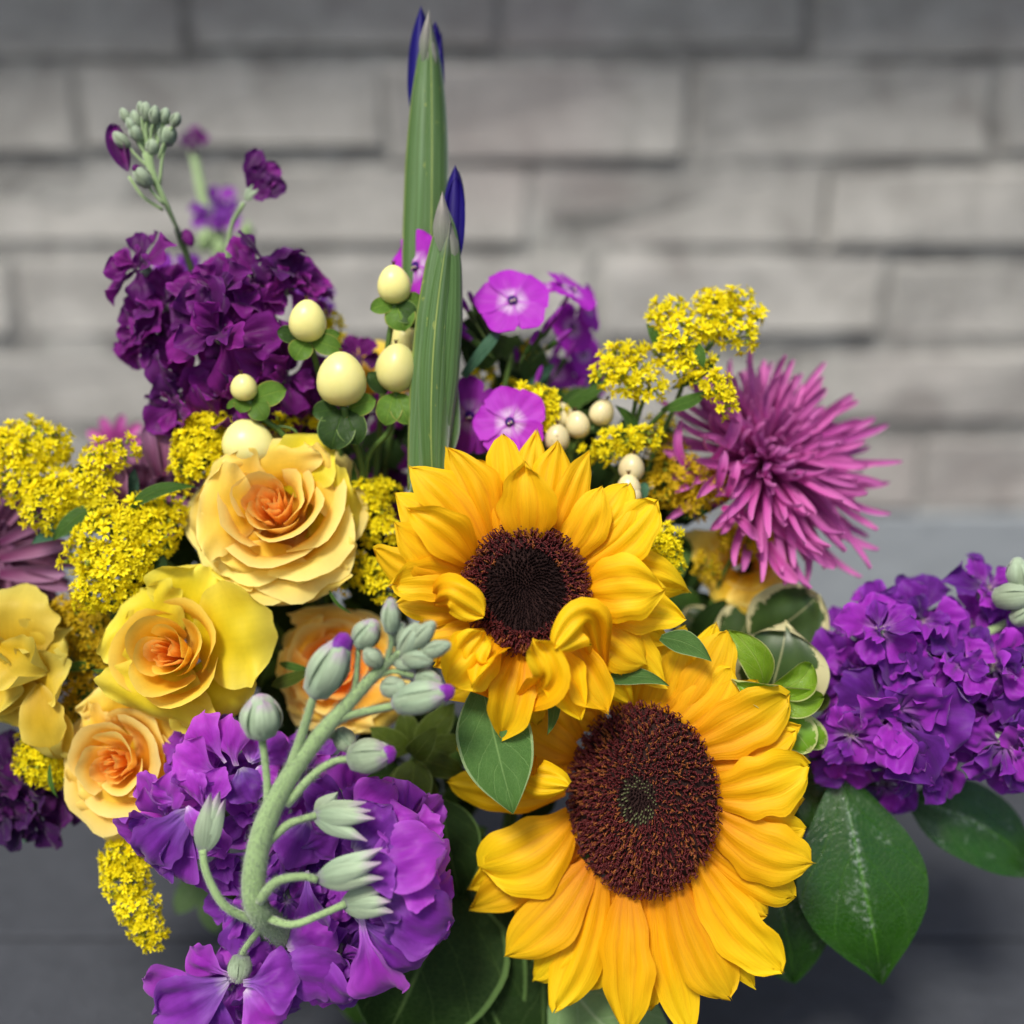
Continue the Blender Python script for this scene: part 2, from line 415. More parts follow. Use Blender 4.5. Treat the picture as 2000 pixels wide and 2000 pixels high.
def m_phlox(name, c0, pale, body, rim):
    a = NT(name); u, U, Vv, E, R = a.uv(); loc = a.randloc(R)
    st = a.noise(a.scale(u, (13, 1.2, 1), loc), 1.0, 3, .6)
    col = a.ramp(Vv, [(.3, body), (1, rim)])
    m = a.math('SUBTRACT', 1.0, a.math('DIVIDE', a.math('ABSOLUTE', a.math('SUBTRACT', Vv, .22)), .21), True)
    m = a.math('MULTIPLY', m, a.math('SUBTRACT', 1.25, a.math('MULTIPLY', E, 1.1), True))
    m = a.math('MULTIPLY', m, a.math('ADD', .1, a.math('MULTIPLY', st, 1.25)), True)
    col = a.mix(m, col, pale)
    b0 = a.math('SUBTRACT', 1.0, a.math('DIVIDE', Vv, .08), True)
    col = a.mix(a.math('MULTIPLY', b0, .8), col, c0)
    line = a.math('MULTIPLY', a.math('SUBTRACT', 1.0, a.math('DIVIDE', E, .05), True), a.math('SUBTRACT', .9, Vv, True))
    col = a.mix(a.math('MULTIPLY', line, .6), col, c0)
    h = a.n("ShaderNodeHueSaturation"); a.l(col, h.inputs['Color']); a.l(a.math('ADD', .82, a.math('MULTIPLY', st, .36)), h.inputs['Value'])
    return a.finish(h.outputs[0], .5, .3, st, .5, .0004, .2)
MAT['phlox'] = m_phlox('phlox petal', srgb('#842a90'), srgb('#f0dcf4'), srgb('#b83cc6'), srgb('#b82cc8'))
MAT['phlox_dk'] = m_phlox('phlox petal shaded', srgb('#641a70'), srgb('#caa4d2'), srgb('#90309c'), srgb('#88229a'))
MAT['mum'] = m_petal('chrysanthemum petal', [(0, srgb('#942470')), (.5, srgb('#b8469a')), (1, srgb('#cc6cb4'))], edgecol=srgb('#da94c8'), edgeamt=.35, streak=.1, streaks=7, transl=.25, var=.16, mott=.06, bstr=.5, hue=.015, spec=.3)
MAT['mum_dk'] = m_petal('chrysanthemum petal dusky', [(0, srgb('#6a2c54')), (.5, srgb('#84506f')), (1, srgb('#96668a'))], edgecol=srgb('#b090a8'), edgeamt=.35, streak=.2, streaks=7, transl=.2, var=.16, mott=.06, bstr=.5, hue=.015, spec=.25)
MAT['iris'] = m_petal('iris petal indigo', [(0, srgb('#1c0a60')), (1, srgb('#220b6c'))], streak=.2, streaks=14, transl=.1, var=.05, bstr=.5)
MAT['spathe'] = m_petal('iris spathe green', [(0, srgb('#3d6b34')), (.5, srgb('#5c8a4c')), (.85, srgb('#86a67a')), (1, srgb('#b9bfb0'))], edgecol=srgb('#a9c0a0'), edgeamt=.5, edgepow=6., streak=.28, streaks=20, transl=.15, var=.05, mott=.1, bstr=.6, rough=.45)
def m_spathe():
    a = NT('iris spathe ribbed green'); u, U, Vv, E, R = a.uv(); loc = a.randloc(R)
    st = a.noise(a.scale(u, (34, .8, 1), loc), 1.0, 4, .7); st2 = a.noise(a.scale(u, (9, .7, 1), loc), 1.0, 3, .5)
    blot = a.noise(a.scale(u, (6, 14, 1), loc), 1.0, 4, .6)
    c = a.ramp(st2, [(.3, srgb('#567638')), (.5, srgb('#6c9658')), (.62, srgb('#90b086')), (.72, srgb('#8a9c44'))])
    c = a.mix(a.math('MULTIPLY', a.math('SUBTRACT', st, .35), 1.6, True), srgb('#46662c'), c)
    c = a.mix(a.math('MULTIPLY', a.math('GREATER_THAN', blot, .66), .45), c, srgb('#a8b050'))
    mid = a.math('SUBTRACT', 1.0, a.math('DIVIDE', E, .05), True)
    c = a.mix(a.math('MULTIPLY', mid, .75), c, srgb('#b8c468'))
    c = a.mix(a.math('POWER', E, 9.0), c, srgb('#b9c9b4'))
    top = a.math('MULTIPLY', a.math('SUBTRACT', Vv, .86), 7.0, True)
    c = a.mix(top, c, srgb('#9d9a94'))
    return a.finish(c, .45, .15, a.math('ADD', st, st2), .9, .0006, .4)
MAT['spathe'] = m_spathe()
MAT['calyx'] = m_striped('stock sepal downy green', srgb('#8a9a7c'), srgb('#a5b79a'), sheen=.5, rough=.8, var=.1)
MAT['calyx_p'] = m_petal('stock sepal flushed', [(0, srgb('#80708c')), (.18, srgb('#8a9e80')), (.7, srgb('#aabd9c')), (1, srgb('#b290b4'))], streak=.42, streaks=16, rough=.8, transl=.15, sheen=.5, var=.08)
MAT['stem_pale'] = m_simple('stock stem downy', srgb('#7d9a5e'), srgb('#a3bd86'), 500, .75, .35, .25, sheen=.6)
MAT['stem'] = m_simple('stem green', srgb('#3f5c22'), srgb('#5d7a34'), 700, .5, .3)
MAT['stem_dk'] = m_simple('stem dark green', srgb('#26381a'), srgb('#3a4f24'), 700, .5, .3)
MAT['berry'] = m_simple('berry cream yellow', srgb('#e0d878'), srgb('#eee6a2'), 120, .34, .1, .4, sss=.3, spots=srgb('#8a6a30'), spotamt=.0)
MAT['berry_w'] = m_simple('berry ivory', srgb('#d5c58a'), srgb('#e6dcb2'), 300, .3, .08, .5, sss=.25, spots=srgb('#8a6a40'), spotamt=.5)
MAT['berry_tip'] = m_simple('berry dry tip', srgb('#3a2414'), srgb('#5b3c1e'), 500, .8)
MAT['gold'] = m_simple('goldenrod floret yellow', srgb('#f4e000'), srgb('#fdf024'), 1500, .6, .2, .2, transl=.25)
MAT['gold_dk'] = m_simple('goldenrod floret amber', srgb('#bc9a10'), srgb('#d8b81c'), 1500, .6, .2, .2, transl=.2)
MAT['gold_gr'] = m_simple('goldenrod calyx', srgb('#7f8e20'), srgb('#a0aa2c'), 900, .6)
MAT['disc'] = m_simple('sunflower disc base', srgb('#1c0a08'), srgb('#2c100a'), 700, .9)
MAT['fl_a'] = m_simple('disc floret maroon', srgb('#4c1214'), srgb('#661c1c'), 1500, .6)
MAT['fl_b'] = m_simple('disc floret russet', srgb('#7c3c18'), srgb('#9a5a26'), 1500, .6)
MAT['fl_c'] = m_simple('disc floret black brown', srgb('#140908'), srgb('#231010'), 1500, .8, spec=.15)
MAT['fl_d'] = m_simple('disc bud grey green', srgb('#34391e'), srgb('#74784e'), 1500, .7)
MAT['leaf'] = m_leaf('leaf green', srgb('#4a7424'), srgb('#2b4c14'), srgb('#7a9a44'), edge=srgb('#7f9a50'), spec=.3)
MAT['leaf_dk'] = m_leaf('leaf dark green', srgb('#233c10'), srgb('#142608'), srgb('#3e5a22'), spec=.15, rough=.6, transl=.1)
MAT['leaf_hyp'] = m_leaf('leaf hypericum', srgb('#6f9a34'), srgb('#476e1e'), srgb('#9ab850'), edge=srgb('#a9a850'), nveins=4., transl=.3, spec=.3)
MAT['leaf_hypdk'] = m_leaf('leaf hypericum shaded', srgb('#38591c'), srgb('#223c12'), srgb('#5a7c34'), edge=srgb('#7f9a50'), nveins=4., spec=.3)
MAT['leaf_sal'] = m_leaf('leaf glossy', srgb('#244e0a'), srgb('#163806'), srgb('#44741e'), rough=.3, spec=.5, coat=.12, nveins=3.2, transl=.12, gloss_patch=True, vw=.03, gloss_marks=True)
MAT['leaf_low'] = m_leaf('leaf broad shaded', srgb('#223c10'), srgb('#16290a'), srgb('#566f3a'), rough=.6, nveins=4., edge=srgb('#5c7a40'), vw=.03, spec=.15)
MAT['leaf_grey'] = m_leaf('leaf underside grey green', srgb('#74925c'), srgb('#5e7e4c'), srgb('#9fb488'), rough=.6, nveins=5., spec=.25)
MAT['leaf_sunf'] = m_leaf('leaf sunflower bract', srgb('#517638'), srgb('#385a26'), srgb('#7a9a5c'), rough=.65, nveins=5., edge=srgb('#8aa070'), spec=.2)
MAT['leaf_lime'] = m_leaf('leaf lime young', srgb('#9ac42c'), srgb('#7cac20'), srgb('#c4dc70'), edge=srgb('#d6dc90'), nveins=4., transl=.4)
MAT['leaf_olive'] = m_leaf('leaf olive', srgb('#4c5e14'), srgb('#36470c'), srgb('#70823a'), edge=srgb('#6f8040'), nveins=4., transl=.2, spec=.25)
MAT['leaf_blue'] = m_leaf('leaf blue green', srgb('#4a7658'), srgb('#365c42'), srgb('#6c9878'), nveins=5., spec=.3)
MAT['vari'] = m_variegated('leaf variegated', srgb('#46602c'), srgb('#cdc896'), srgb('#2c401c'))
MAT['vari_lime'] = m_variegated('leaf variegated lime', srgb('#84b428'), srgb('#c6cf86'), srgb('#6a9c1c'), transl=.35)

def m_brick(name, mortar=False):
    a = NT(name)
    geo = a.n("ShaderNodeNewGeometry").outputs['Position']; R = a.n("ShaderNodeObjectInfo").outputs['Random']
    n0 = a.noise(geo, 3.2, 3, .5); n1 = a.noise(geo, 17, 6, .7, .6); n2 = a.noise(geo, 120, 5, .7); n3 = a.noise(a.scale(geo, (1, 1, 5)), 11, 5, .65, .4)
    if mortar:
        col = a.ramp(n1, [(.35, srgb('#6a6966')), (.5, srgb('#8e8d88')), (.62, srgb('#b2b1ab'))])
    else:
        col = a.ramp(n1, [(.3, srgb('#928f89')), (.5, srgb('#acaaa4')), (.7, srgb('#c2c0b9'))])
        col = a.mix(a.ramp(n3, [(.56, (0, 0, 0, 1)), (.72, (.3, .3, .3, 1))]), col, srgb('#6a6863'))
        col = a.mix(a.ramp(n2, [(.6, (0, 0, 0, 1)), (.75, (.6, .6, .6, 1))]), col, srgb('#5e5c58'))
        col = a.mix(a.ramp(n0, [(.55, (0, 0, 0, 1)), (.7, (.22, .22, .22, 1))]), col, srgb('#a89494'))
    h = a.n("ShaderNodeHueSaturation"); a.l(col, h.inputs['Color']); a.l(a.math('ADD', .9, a.math('MULTIPLY', R, .2)), h.inputs['Value'])
    return a.finish(h.outputs[0], .75, 0, a.math('ADD', n1, a.math('MULTIPLY', n2, .6)), .9, .005, .2)
MAT['brick'] = m_brick('painted brick grey')
MAT['mortar'] = m_brick('painted mortar grey', True)
MAT['plinth'] = m_simple('concrete plinth blue grey', srgb('#757a7e'), srgb('#9ba1a5'), 40, .8, .8, .2, bdist=.004)
MAT['slab'] = m_simple('paving slab dark grey', srgb('#2c2f34'), srgb('#4e5157'), 60, .8, .8, .25, bdist=.003)
MAT['joint'] = m_simple('paving joint', srgb('#242628'), srgb('#303234'), 60, .9, .5, .2)

# ------------------------------------------------------------------ objects
col0 = scene.collection
WM = {}
def empty(name, loc, label, cat, group=None):
    o = bpy.data.objects.new(name, None); o.empty_display_size = .01
    col0.objects.link(o); o.location = loc
    o['label'] = label; o['category'] = cat
    if group: o['group'] = group
    WM[o.name] = Matrix.Translation(Vector(loc))
    return o

def thing(name, label, cat, base, group=None):
    p = W3 @ np.asarray(base, float) + WT
    return empty(name, tuple(p), label, cat, group)

def mesh_from(name, geo, mats, smooth=True, offset=None, conv=True):
    v = np.concatenate(geo.v)
    if conv: v = v @ W3.T + WT
    if offset is not None: v = v - np.asarray(offset)
    me = bpy.data.meshes.new(name)
    me.from_pydata(v.tolist(), [], geo.f)
    uvs = np.concatenate(geo.u)
    lay = me.uv_layers.new(name='UVMap')
    idx = np.empty(len(me.loops), dtype=np.int32); me.loops.foreach_get('vertex_index', idx)
    lay.data.foreach_set('uv', uvs[idx].astype(np.float32).ravel())
    for m in mats: me.materials.append(m)
    if len(mats) > 1: me.polygons.foreach_set('material_index', np.array(geo.m, dtype=np.int32))
    me.polygons.foreach_set('use_smooth', np.full(len(me.polygons), smooth))
    me.update()
    return me

def part(parent, name, geo, mat, smooth=True, kind=None, label=None, mats=None):
    """unique mesh given in bouquet px coordinates"""
    if isinstance(geo, tuple): geo = Geo().add(*geo)
    off = WM[parent.name].translation
    me = mesh_from(name, geo, mats or [mat], smooth, offset=tuple(off))
    o = bpy.data.objects.new(name, me); col0.objects.link(o); o.parent = parent
    if kind: o['kind'] = kind
    if label: o['label'] = label
    WM[o.name] = Matrix.Translation(off)
    inv = WM[parent.name].inverted()
    o.matrix_basis = inv @ WM[o.name]
    return o

def inst(parent, name, me, M, label=None):
    """shared mesh (px units) placed by a px-space matrix"""
    o = bpy.data.objects.new(name, me); col0.objects.link(o); o.parent = parent
    w = W4 @ M
    o.matrix_basis = WM[parent.name].inverted() @ w
    WM[o.name] = w
    if label: o['label'] = label
    return o

def frame_from(z, up=(0, 1, 0), roll=0.):
    z = nrm(z); up = np.asarray(up, float)
    if abs(np.dot(z, up)) > .95: up = V(1, 0, 0)
    x = nrm(np.cross(up, z)); y = np.cross(z, x)
    M = Matrix(((x[0], y[0], z[0], 0), (x[1], y[1], z[1], 0), (x[2], y[2], z[2], 0), (0, 0, 0, 1)))
    return M @ Matrix.Rotation(roll, 4, 'Z')

def place(p, z, scale=1., roll=0., sx=1.):
    return Matrix.Translation(Vector([float(c) for c in p])) @ frame_from(z, roll=roll) @ Matrix.Diagonal((scale * sx, scale, scale, 1))

TIE = V(-20, -1150, -350)           # where the stems gather below the picture
def tie_stem(t, start, r=9, mat=None, mid=None, name='stem'):
    s = np.asarray(start, float)
    m = s * .6 + TIE * .4 + V(0, 0, -60) if mid is None else mid
    part(t, name, tube([s, m, TIE + V(ru(-60, 60), ru(-30, 0), ru(-60, 60))], [r, r, r], 7, 10), mat or MAT['stem_dk'])
def vari(lo, hi): return ru(lo, hi)

# ================================================================== SETTING
WALL_Y = 1.0
def wbox(x0, x1, y0, y1, z0, z1, b=.004, jig=0., r=None):
    """box with a chamfered front face (front = low y)"""
    r = r or rng
    j = lambda: r.uniform(-jig, jig)
    vs = []
    for (yy, i) in ((y1, 0), (y0 + b, 0), (y0, b)):
        for (xx, zz) in ((x0 + i, z0 + i), (x1 - i, z0 + i), (x1 - i, z1 - i), (x0 + i, z1 - i)):
            vs.append((xx + j(), yy + (j() if yy != y1 else 0), zz + j()))
    f = []
    for a in (0, 4):
        for k in range(4):
            f.append((a + k, a + (k + 1) % 4, a + 4 + (k + 1) % 4, a + 4 + k))
    f.append((8, 9, 10, 11)); f.append((3, 2, 1, 0))
    return vs, f

wall = empty('brick_wall', (0, WALL_Y, 0), 'grey painted brick wall blurred behind the whole bouquet', 'wall')
def wpart(parent, name, verts, faces, mat, smooth=False, loc=(0, 0, 0)):
    g = Geo().add(verts, faces)
    me = mesh_from(name, g, [mat], smooth, conv=False)
    o = bpy.data.objects.new(name, me); col0.objects.link(o); o.parent = parent; o.location = loc
    return o
PL_TOP = .122
H0 = PL_TOP + .004
v, f = wbox(-2.4, 2.4, .004, .19, 0, .739, .001)
wpart(wall, 'mortar', v, f, MAT['mortar'])
v, f = wbox(-2.4, 2.4, -.17, .2, .745, .80, .006)
wpart(wall, 'shade_overhang', v, f, MAT['plinth'])  # unseen overhang added above the frame to shade the top of the wall
v, f = wbox(-2.4, 2.4, -.001, .0039, 0, PL_TOP, .003)
wpart(wall, 'plinth', v, f, MAT['plinth'])
bl, bh, mo = .251, .0685, .0095
variants = []
for k in range(6):
    v, f = wbox(-bl / 2, bl / 2, 0, .05, 0, bh, .005, .0042)
    me = mesh_from('brick', Geo().add(v, f), [MAT['brick']], False, conv=False); variants.append(me)
row = 0; z = H0
while z < .70:
    offs = [-.03, .10, -.075, .12, .0, .095][row % 6]
    for i in range(-5, 6):
        o = bpy.data.objects.new('brick', variants[rng.randrange(6)]); col0.objects.link(o); o.parent = wall
        o.location = (i * (bl + .003) + offs + .02, ru(-.0025, .003), z + ru(-.002, .002)); o.rotation_euler = (ru(-.008, .008), ru(-.004, .004), ru(-.006, .006))
    z += bh + mo; row += 1

# paving
gp = Geo().add([(-30, -30, -.01), (30, -30, -.01), (30, 30, -.01), (-30, 30, -.01)], [(0, 1, 2, 3)])
pav = bpy.data.objects.new('pavement', mesh_from('pavement', gp, [MAT['joint']], False, conv=False)); col0.objects.link(pav); pav['kind'] = 'structure'; WM['pavement'] = Matrix()
slx, sly = 1.5, .225
v, f = wbox(-slx / 2 + .002, slx / 2 - .002, 0, .04, -sly / 2 + .002, sly / 2 - .002, .002)
v = [(a, c, -b) for a, b, c in v]; f = [tuple(reversed(q)) for q in f]
v = [(a, b, c) for a, b, c in v]
slm = mesh_from('slab', Geo().add(v, f), [MAT['slab']], False, conv=False)
for j in range(-2, 5):
    for i in range(-2, 3):
        o = bpy.data.objects.new('slab', slm); col0.objects.link(o); o.parent = pav
        o.location = (i * slx + (.35 if j % 2 else 0) - .15, WALL_Y - .02 - sly / 2 - j * sly + .03, ru(-.0008, .0008) + .0)

# ================================================================== SUNFLOWERS
def disc_head(t, C, ax, up_ang, rx, ry, dome, n, upper):
    """C centre px coords, disc tilted so that it shows as rx x ry"""
    F = frame_from(ax)
    R = ry
    Fm = np.array(F)[:3, :3] @ np.diag([rx / ry, 1, 1])
    def P(r, th, h): return C + Fm @ V(r * math.cos(th), r * math.sin(th), h)
    prof = [(-30, R * .5), (-18, R * .93), (0, R * .98), (dome * .35, R * .9), (dome * .62, R * .72), (dome * (.86 if not upper else .66), R * .5), (dome * (.9 if not upper else .45), R * .25), (dome * (.8 if not upper else .3), 2)]
    vv, ff, uu = lathe(V(0, 0, 0), V(0, 0, 1), prof, 32)
    part(t, 'disc', (np.array(vv) @ Fm.T + C, ff, uu), MAT['disc'])
    hs = [p[0] for p in prof[2:]][::-1]; rs = [p[1] for p in prof[2:]][::-1]
    g = Geo()
    for i in range(n):
        rr = math.sqrt((i + .5) / n); th = i * 2.39996 + ru(-.05, .05)
        r = R * 1.0 * rr
        h = float(np.interp(r, rs, hs))
        nv_ = Fm @ nrm(V(math.cos(th) * (.15 + rr * .9), math.sin(th) * (.15 + rr * .9), 1.0))
        tan = Fm @ V(-math.sin(th), math.cos(th), 0)
        p = P(r, th, h)
        if upper: core, edge_ = rr < .62, rr > .8
        else: core, edge_ = rr < .25, rr > .5
        if core:
            Lh = (9 if upper else 8) * ru(.8, 1.2); m = 2 if upper else (2 if rr < .12 else (3 if rng.random() < .6 else 2))
            rad = 2.4
            q = [p, p + nv_ * Lh]
            g.add(*tube(q, [rad, rad * .5], 4, 2), m=m)
        else:
            Lh = ru(10, 16) if edge_ else ru(7, 11)
            m = 0 if rng.random() < .78 else 1
            if upper and not edge_ and rng.random() < .6: m = 2
            a = ru(0, 6.28); sdv = nrm(tan * math.cos(a) + np.cross(nv_, tan) * math.sin(a))
            top = p + nv_ * Lh + sdv * ru(0, 3)
            g.add(*tube([p, top], [2.1, 1.5], 4, 2), m=m)
            for sg in (-1, 1):
                c = top + sdv * sg * 2.6 + nv_ * 2.0; e = top + sdv * sg * 4.8 - nv_ * ru(0, 3)
                g.add(*tube([top, c, e], [1.3, 1.1, .6], 3, 4), m=0 if m == 2 else m)
    part(t, 'disc_floret', g, None, kind='stuff', mats=[MAT['fl_a'], MAT['fl_b'], MAT['fl_c'], MAT['fl_d']])

def sun_petals(t, rows, mat, zc, seed0):
    for i, r in enumerate(rows):
        bx, by, tx, ty, w, zb, zt = r[:7]
        kw = dict(bend=ru(.02, .11), cup=ru(-.10, .20), ridge=ru(.04, .08), edge=.15, fold=ru(0, .2), wr=.045, tip=ru(-.10, .06), twist=ru(-.55, .55), ruf=ru(0, .05), ruff=3.5, side=ru(-.04, .04))
        if len(r) > 7: kw.update(r[7])
        B = at(bx, by, zc + zb); T = at(tx, ty, zc + zt)
        N = kw.pop('N', (0, 0, 1))
        part(t, 'petal', petal(B, T, w * .97, rng.choice((P_SUN, P_SUNR, P_SUNL)), N=N, seed=seed0 + i, nu=14, nv=18, **kw), mat)

# upper sunflower
su = thing('sunflower', 'upper sunflower with nearly black centre and some petals curling over it', 'sunflower', at(1026, 1155, 60), 'two sunflowers at the front of the bouquet')
CU = at(1026, 1150, 120)
disc_head(su, CU, (-.02, .05, 1), 0, 112, 114, 26, 1500, True)
front = dict(bend=.16, cup=.22)
rowsU = [
 (1012, 1060, 1048, 838, 82, -40, -70), (985, 1065, 981, 848, 84, -22, -30, dict(side=.03)), (1048, 1060, 1090, 862, 86, -34, -50),
 (1032, 1070, 1024, 903, 112, -8, 30, dict(bend=.12, cup=.16, ridge=.04)),
 (1078, 1080, 1152, 880, 78, -28, -25), (1098, 1096, 1176, 950, 84, -10, 20, dict(side=.06)), (1108, 1100, 1232, 942, 92, -22, -10, dict(side=.05)), (1124, 1118, 1284, 976, 100, -16, 0, dict(side=.06)),
 (1130, 1130, 1356, 1158, 100, -38, -50, dict(side=-.12)), (1135, 1160, 1300, 1150, 132, -12, 30, dict(side=-.05, bend=.16)), (1135, 1185, 1338, 1208, 92, -36, -30, dict(side=-.05)),
 (1128, 1200, 1262, 1300, 90, -30, -20), (1110, 1215, 1300, 1335, 104, -40, -50, dict(side=-.08)), (1096, 1235, 1188, 1392, 92, -26, 0, dict(bend=.18, cup=.3)),
 (1062, 1250, 1136, 1408, 90, -20, 10, dict(bend=.2, cup=.3)), (1022, 1265, 978, 1448, 90, -18, 0, dict(bend=.22, cup=.34)),
 (985, 1255, 872, 1362, 84, -38, -40), (965, 1245, 850, 1300, 80, -40, -50), (940, 1225, 800, 1255, 88, -42, -45), (925, 1195, 770, 1180, 72, -40, -45),
 (920, 1150, 762, 1142, 84, -18, 10, dict(side=.10)), (915, 1130, 728, 1070, 72, -42, -50, dict(side=-.12, tip=.08)), (915, 1120, 768, 1018, 92, -18, 20, dict(side=-.08)),
 (925, 1100, 792, 990, 96, -6, 34, dict(side=.08, bend=.16)), (925, 1075, 768, 962, 80, -38, -40), (945, 1070, 797, 908, 92, -24, -15, dict(side=.06)), (962, 1060, 872, 872, 100, -34, -40, dict(side=.08)),
 (1000, 1060, 930, 890, 70, -50, -80), (1090, 1220, 1240, 1380, 80, -55, -70), (1000, 1250, 1050, 1420, 80, -55, -60), (1120, 1170, 1310, 1255, 90, -50, -60),
]
sun_petals(su, rowsU, MAT['sun'], 120, 100)
# petals curling forward over the disc
def curl_petal(t, B, M_, T, w, mat, seed, cup=.3, label=None, zs=(0, 0, 0), nu=14, nv=18):
    P = catmull([B, M_, T], nv)
    g_v = []; uv = []
    for j, p in enumerate(P):
        d = nrm(P[min(j + 1, nv)] - P[max(j - 1, 0)]); tt = j / nv
        S = nrm(np.cross(d, V(0, 0, 1)) + 1e-6); Nn = np.cross(S, d)
        hw = w * .43 * float(prof_at(P_SUNR, np.array([tt]))[0]) * (1 + .08 * math.sin(tt * 9 + seed))
        for i in range(nu + 1):
            s = -1 + 2 * i / nu
            n_ = w * (cup * s * s + .055 * math.cos(s * 9.4) + .08 * math.sin(s * 2.5 + tt * 5 + seed) + .03 * math.sin(s * 6 + tt * 11 + seed * 2)) * math.sin(min(1, tt * 1.4 + .2) * 1.57)
            g_v.append(p + S * s * hw * (1 - .12 * cup) + Nn * n_); uv.append(((s + 1) / 2, tt))
    return part(t, 'petal', (g_v, grid_faces(nu, nv), uv), mat, label=label)
curl_petal(su, at(1175, 1300, 110), at(1150, 1215, 190), at(1082, 1268, 205), 96, MAT['sun'], 3, -.05, 'petal bent forward over the disc')
curl_petal(su, at(1010, 1380, 120), at(1075, 1320, 185), at(1040, 1248, 195), 88, MAT['sun'], 5, .35)
part(su, 'petal', petal(at(965, 1240, 130), at(872, 1338, 180), 112, P_SUNR, bend=.22, cup=.12, ridge=.07, fold=.12, edge=.12, wr=.05, twist=.4, seed=61, nu=14, nv=18), MAT['sun'])
part(su, 'petal', petal(at(990, 1262, 126), at(925, 1350, 200), 70, P_SUN, N=(-.6, 0, 1), bend=.2, cup=.3, ridge=.06, edge=.1, wr=.04, twist=-.5, seed=63, nu=14, nv=18), MAT['sun'])
curl_petal(su, at(962, 1352, 118), at(912, 1290, 176), at(945, 1232, 180), 92, MAT['sun'], 11, .2)
curl_petal(su, at(845, 1175, 110), at(880, 1160, 185), at(945, 1205, 180), 84, MAT['sun'], 12, -.12, 'petal rolled back over the left of the disc')
for (a, b, c, d, w, z0, z1) in ((1290, 1245, 1392, 1292, 46, 40, 60), (1180, 1330, 1310, 1338, 34, 20, 40), (1075, 1330, 1068, 1440, 26, 30, 70), (1120, 1310, 1160, 1350, 40, 20, 30)):
    part(su, 'bract', petal(at(a, b, 60 + z0), at(c, d, 60 + z1), w, P_LANCE, side=-.1, bend=-.05, fold=.3, tip=.06, seed=3, nu=6, nv=10), MAT['leaf_sunf'])
lf = part(su, 'leaf', petal(at(938, 1326, 96), at(1004, 1590, 140), 138, P_LEAF, side=.0, bend=.06, fold=.10, wr=.02, edge=.02, tip=.03, seed=4, nu=14, nv=20), MAT['leaf_sunf'], label='green leaf hanging point down between the two sunflowers')
tie_stem(su, CU + V(0, -20, -40), 16, MAT['stem'])

# lower sunflower
sl = thing('sunflower', 'lower sunflower with wide maroon disc and small grey green eye', 'sunflower', at(1250, 1562, 60), 'two sunflowers at the front of the bouquet')
axL = nrm(V(-.40, .12, .90))
CL = at(1256, 1560, 70)
disc_head(sl, CL, axL, 0, 145, 174, 36, 2100, False)
# oriented petals: depth follows the tilted plane of the head
def zL(px, py):
    d = at(px, py, 70) - CL
    return -(d[0] * axL[0] + d[1] * axL[1]) / axL[2]
rowsL = [
 (1390, 1580, 1575, 1560, 90, -30, -20), (1340, 1705, 1470, 1920, 88, -28, -20), (1372, 1650, 1560, 1760, 92, -26, -16), (1200, 1728, 1040, 1920, 84, -30, -20), (1125, 1625, 915, 1735, 92, -30, -24), (1350, 1500, 1560, 1420, 88, -28, -20), (1262, 1740, 1268, 1985, 80, -30, -20),
 (1130, 1480, 1000, 1396, 104, -30, -24), (1120, 1500, 960, 1440, 96, -34, -34), (1180, 1420, 1070, 1330, 96, -36, -40),
 (1335, 1462, 1545, 1356, 122, -6, 10, dict(side=.04)), (1380, 1548, 1568, 1498, 128, -8, 0, dict(side=.06, bend=.14)), (1388, 1590, 1588, 1688, 124, -10, 6, dict(side=.10)),
 (1360, 1680, 1520, 1888, 112, -8, 6, dict(side=.06)), (1318, 1720, 1425, 1954, 108, -6, 14, dict(side=.05)), (1280, 1738, 1347, 2012, 84, -24, -16, dict(side=.02)),
 (1225, 1735, 1226, 2025, 112, -4, 20, dict(ridge=.05)), (1172, 1712, 1086, 1968, 100, -10, 8, dict(side=-.04)), (1150, 1690, 982, 1872, 118, -8, 10, dict(side=-.06)),
 (1130, 1650, 925, 1772, 92, -26, -14), (1118, 1600, 938, 1700, 158, -4, 24, dict(side=-.12, bend=.14)), (1105, 1540, 876, 1525, 96, -22, -6, dict(side=-.06)),
 (1108, 1490, 890, 1462, 80, -30, -14), (1130, 1445, 1040, 1335, 96, -24, -10), (1160, 1420, 1100, 1290, 90, -30, -20),
 (1300, 1430, 1432, 1300, 104, -14, 0, dict(side=.08)), (1290, 1420, 1420, 1232, 96, -26, -10, dict(side=.10)), (1260, 1410, 1340, 1222, 92, -34, -20), (1330, 1440, 1395, 1226, 92, -44, -40),
 (1370, 1520, 1545, 1430, 96, -34, -30), (1385, 1640, 1578, 1620, 96, -30, -26), (1360, 1690, 1500, 1790, 96, -30, -26, dict(side=.08)),
 (1200, 1730, 1150, 1930, 96, -36, -30), (1250, 1735, 1290, 1940, 84, -40, -30), (1300, 1725, 1372, 1930, 90, -36, -30), (1140, 1680, 1010, 1800, 96, -40, -40), (1210, 1410, 1240, 1230, 90, -40, -30), (1345, 1470, 1480, 1330, 96, -36, -36)]
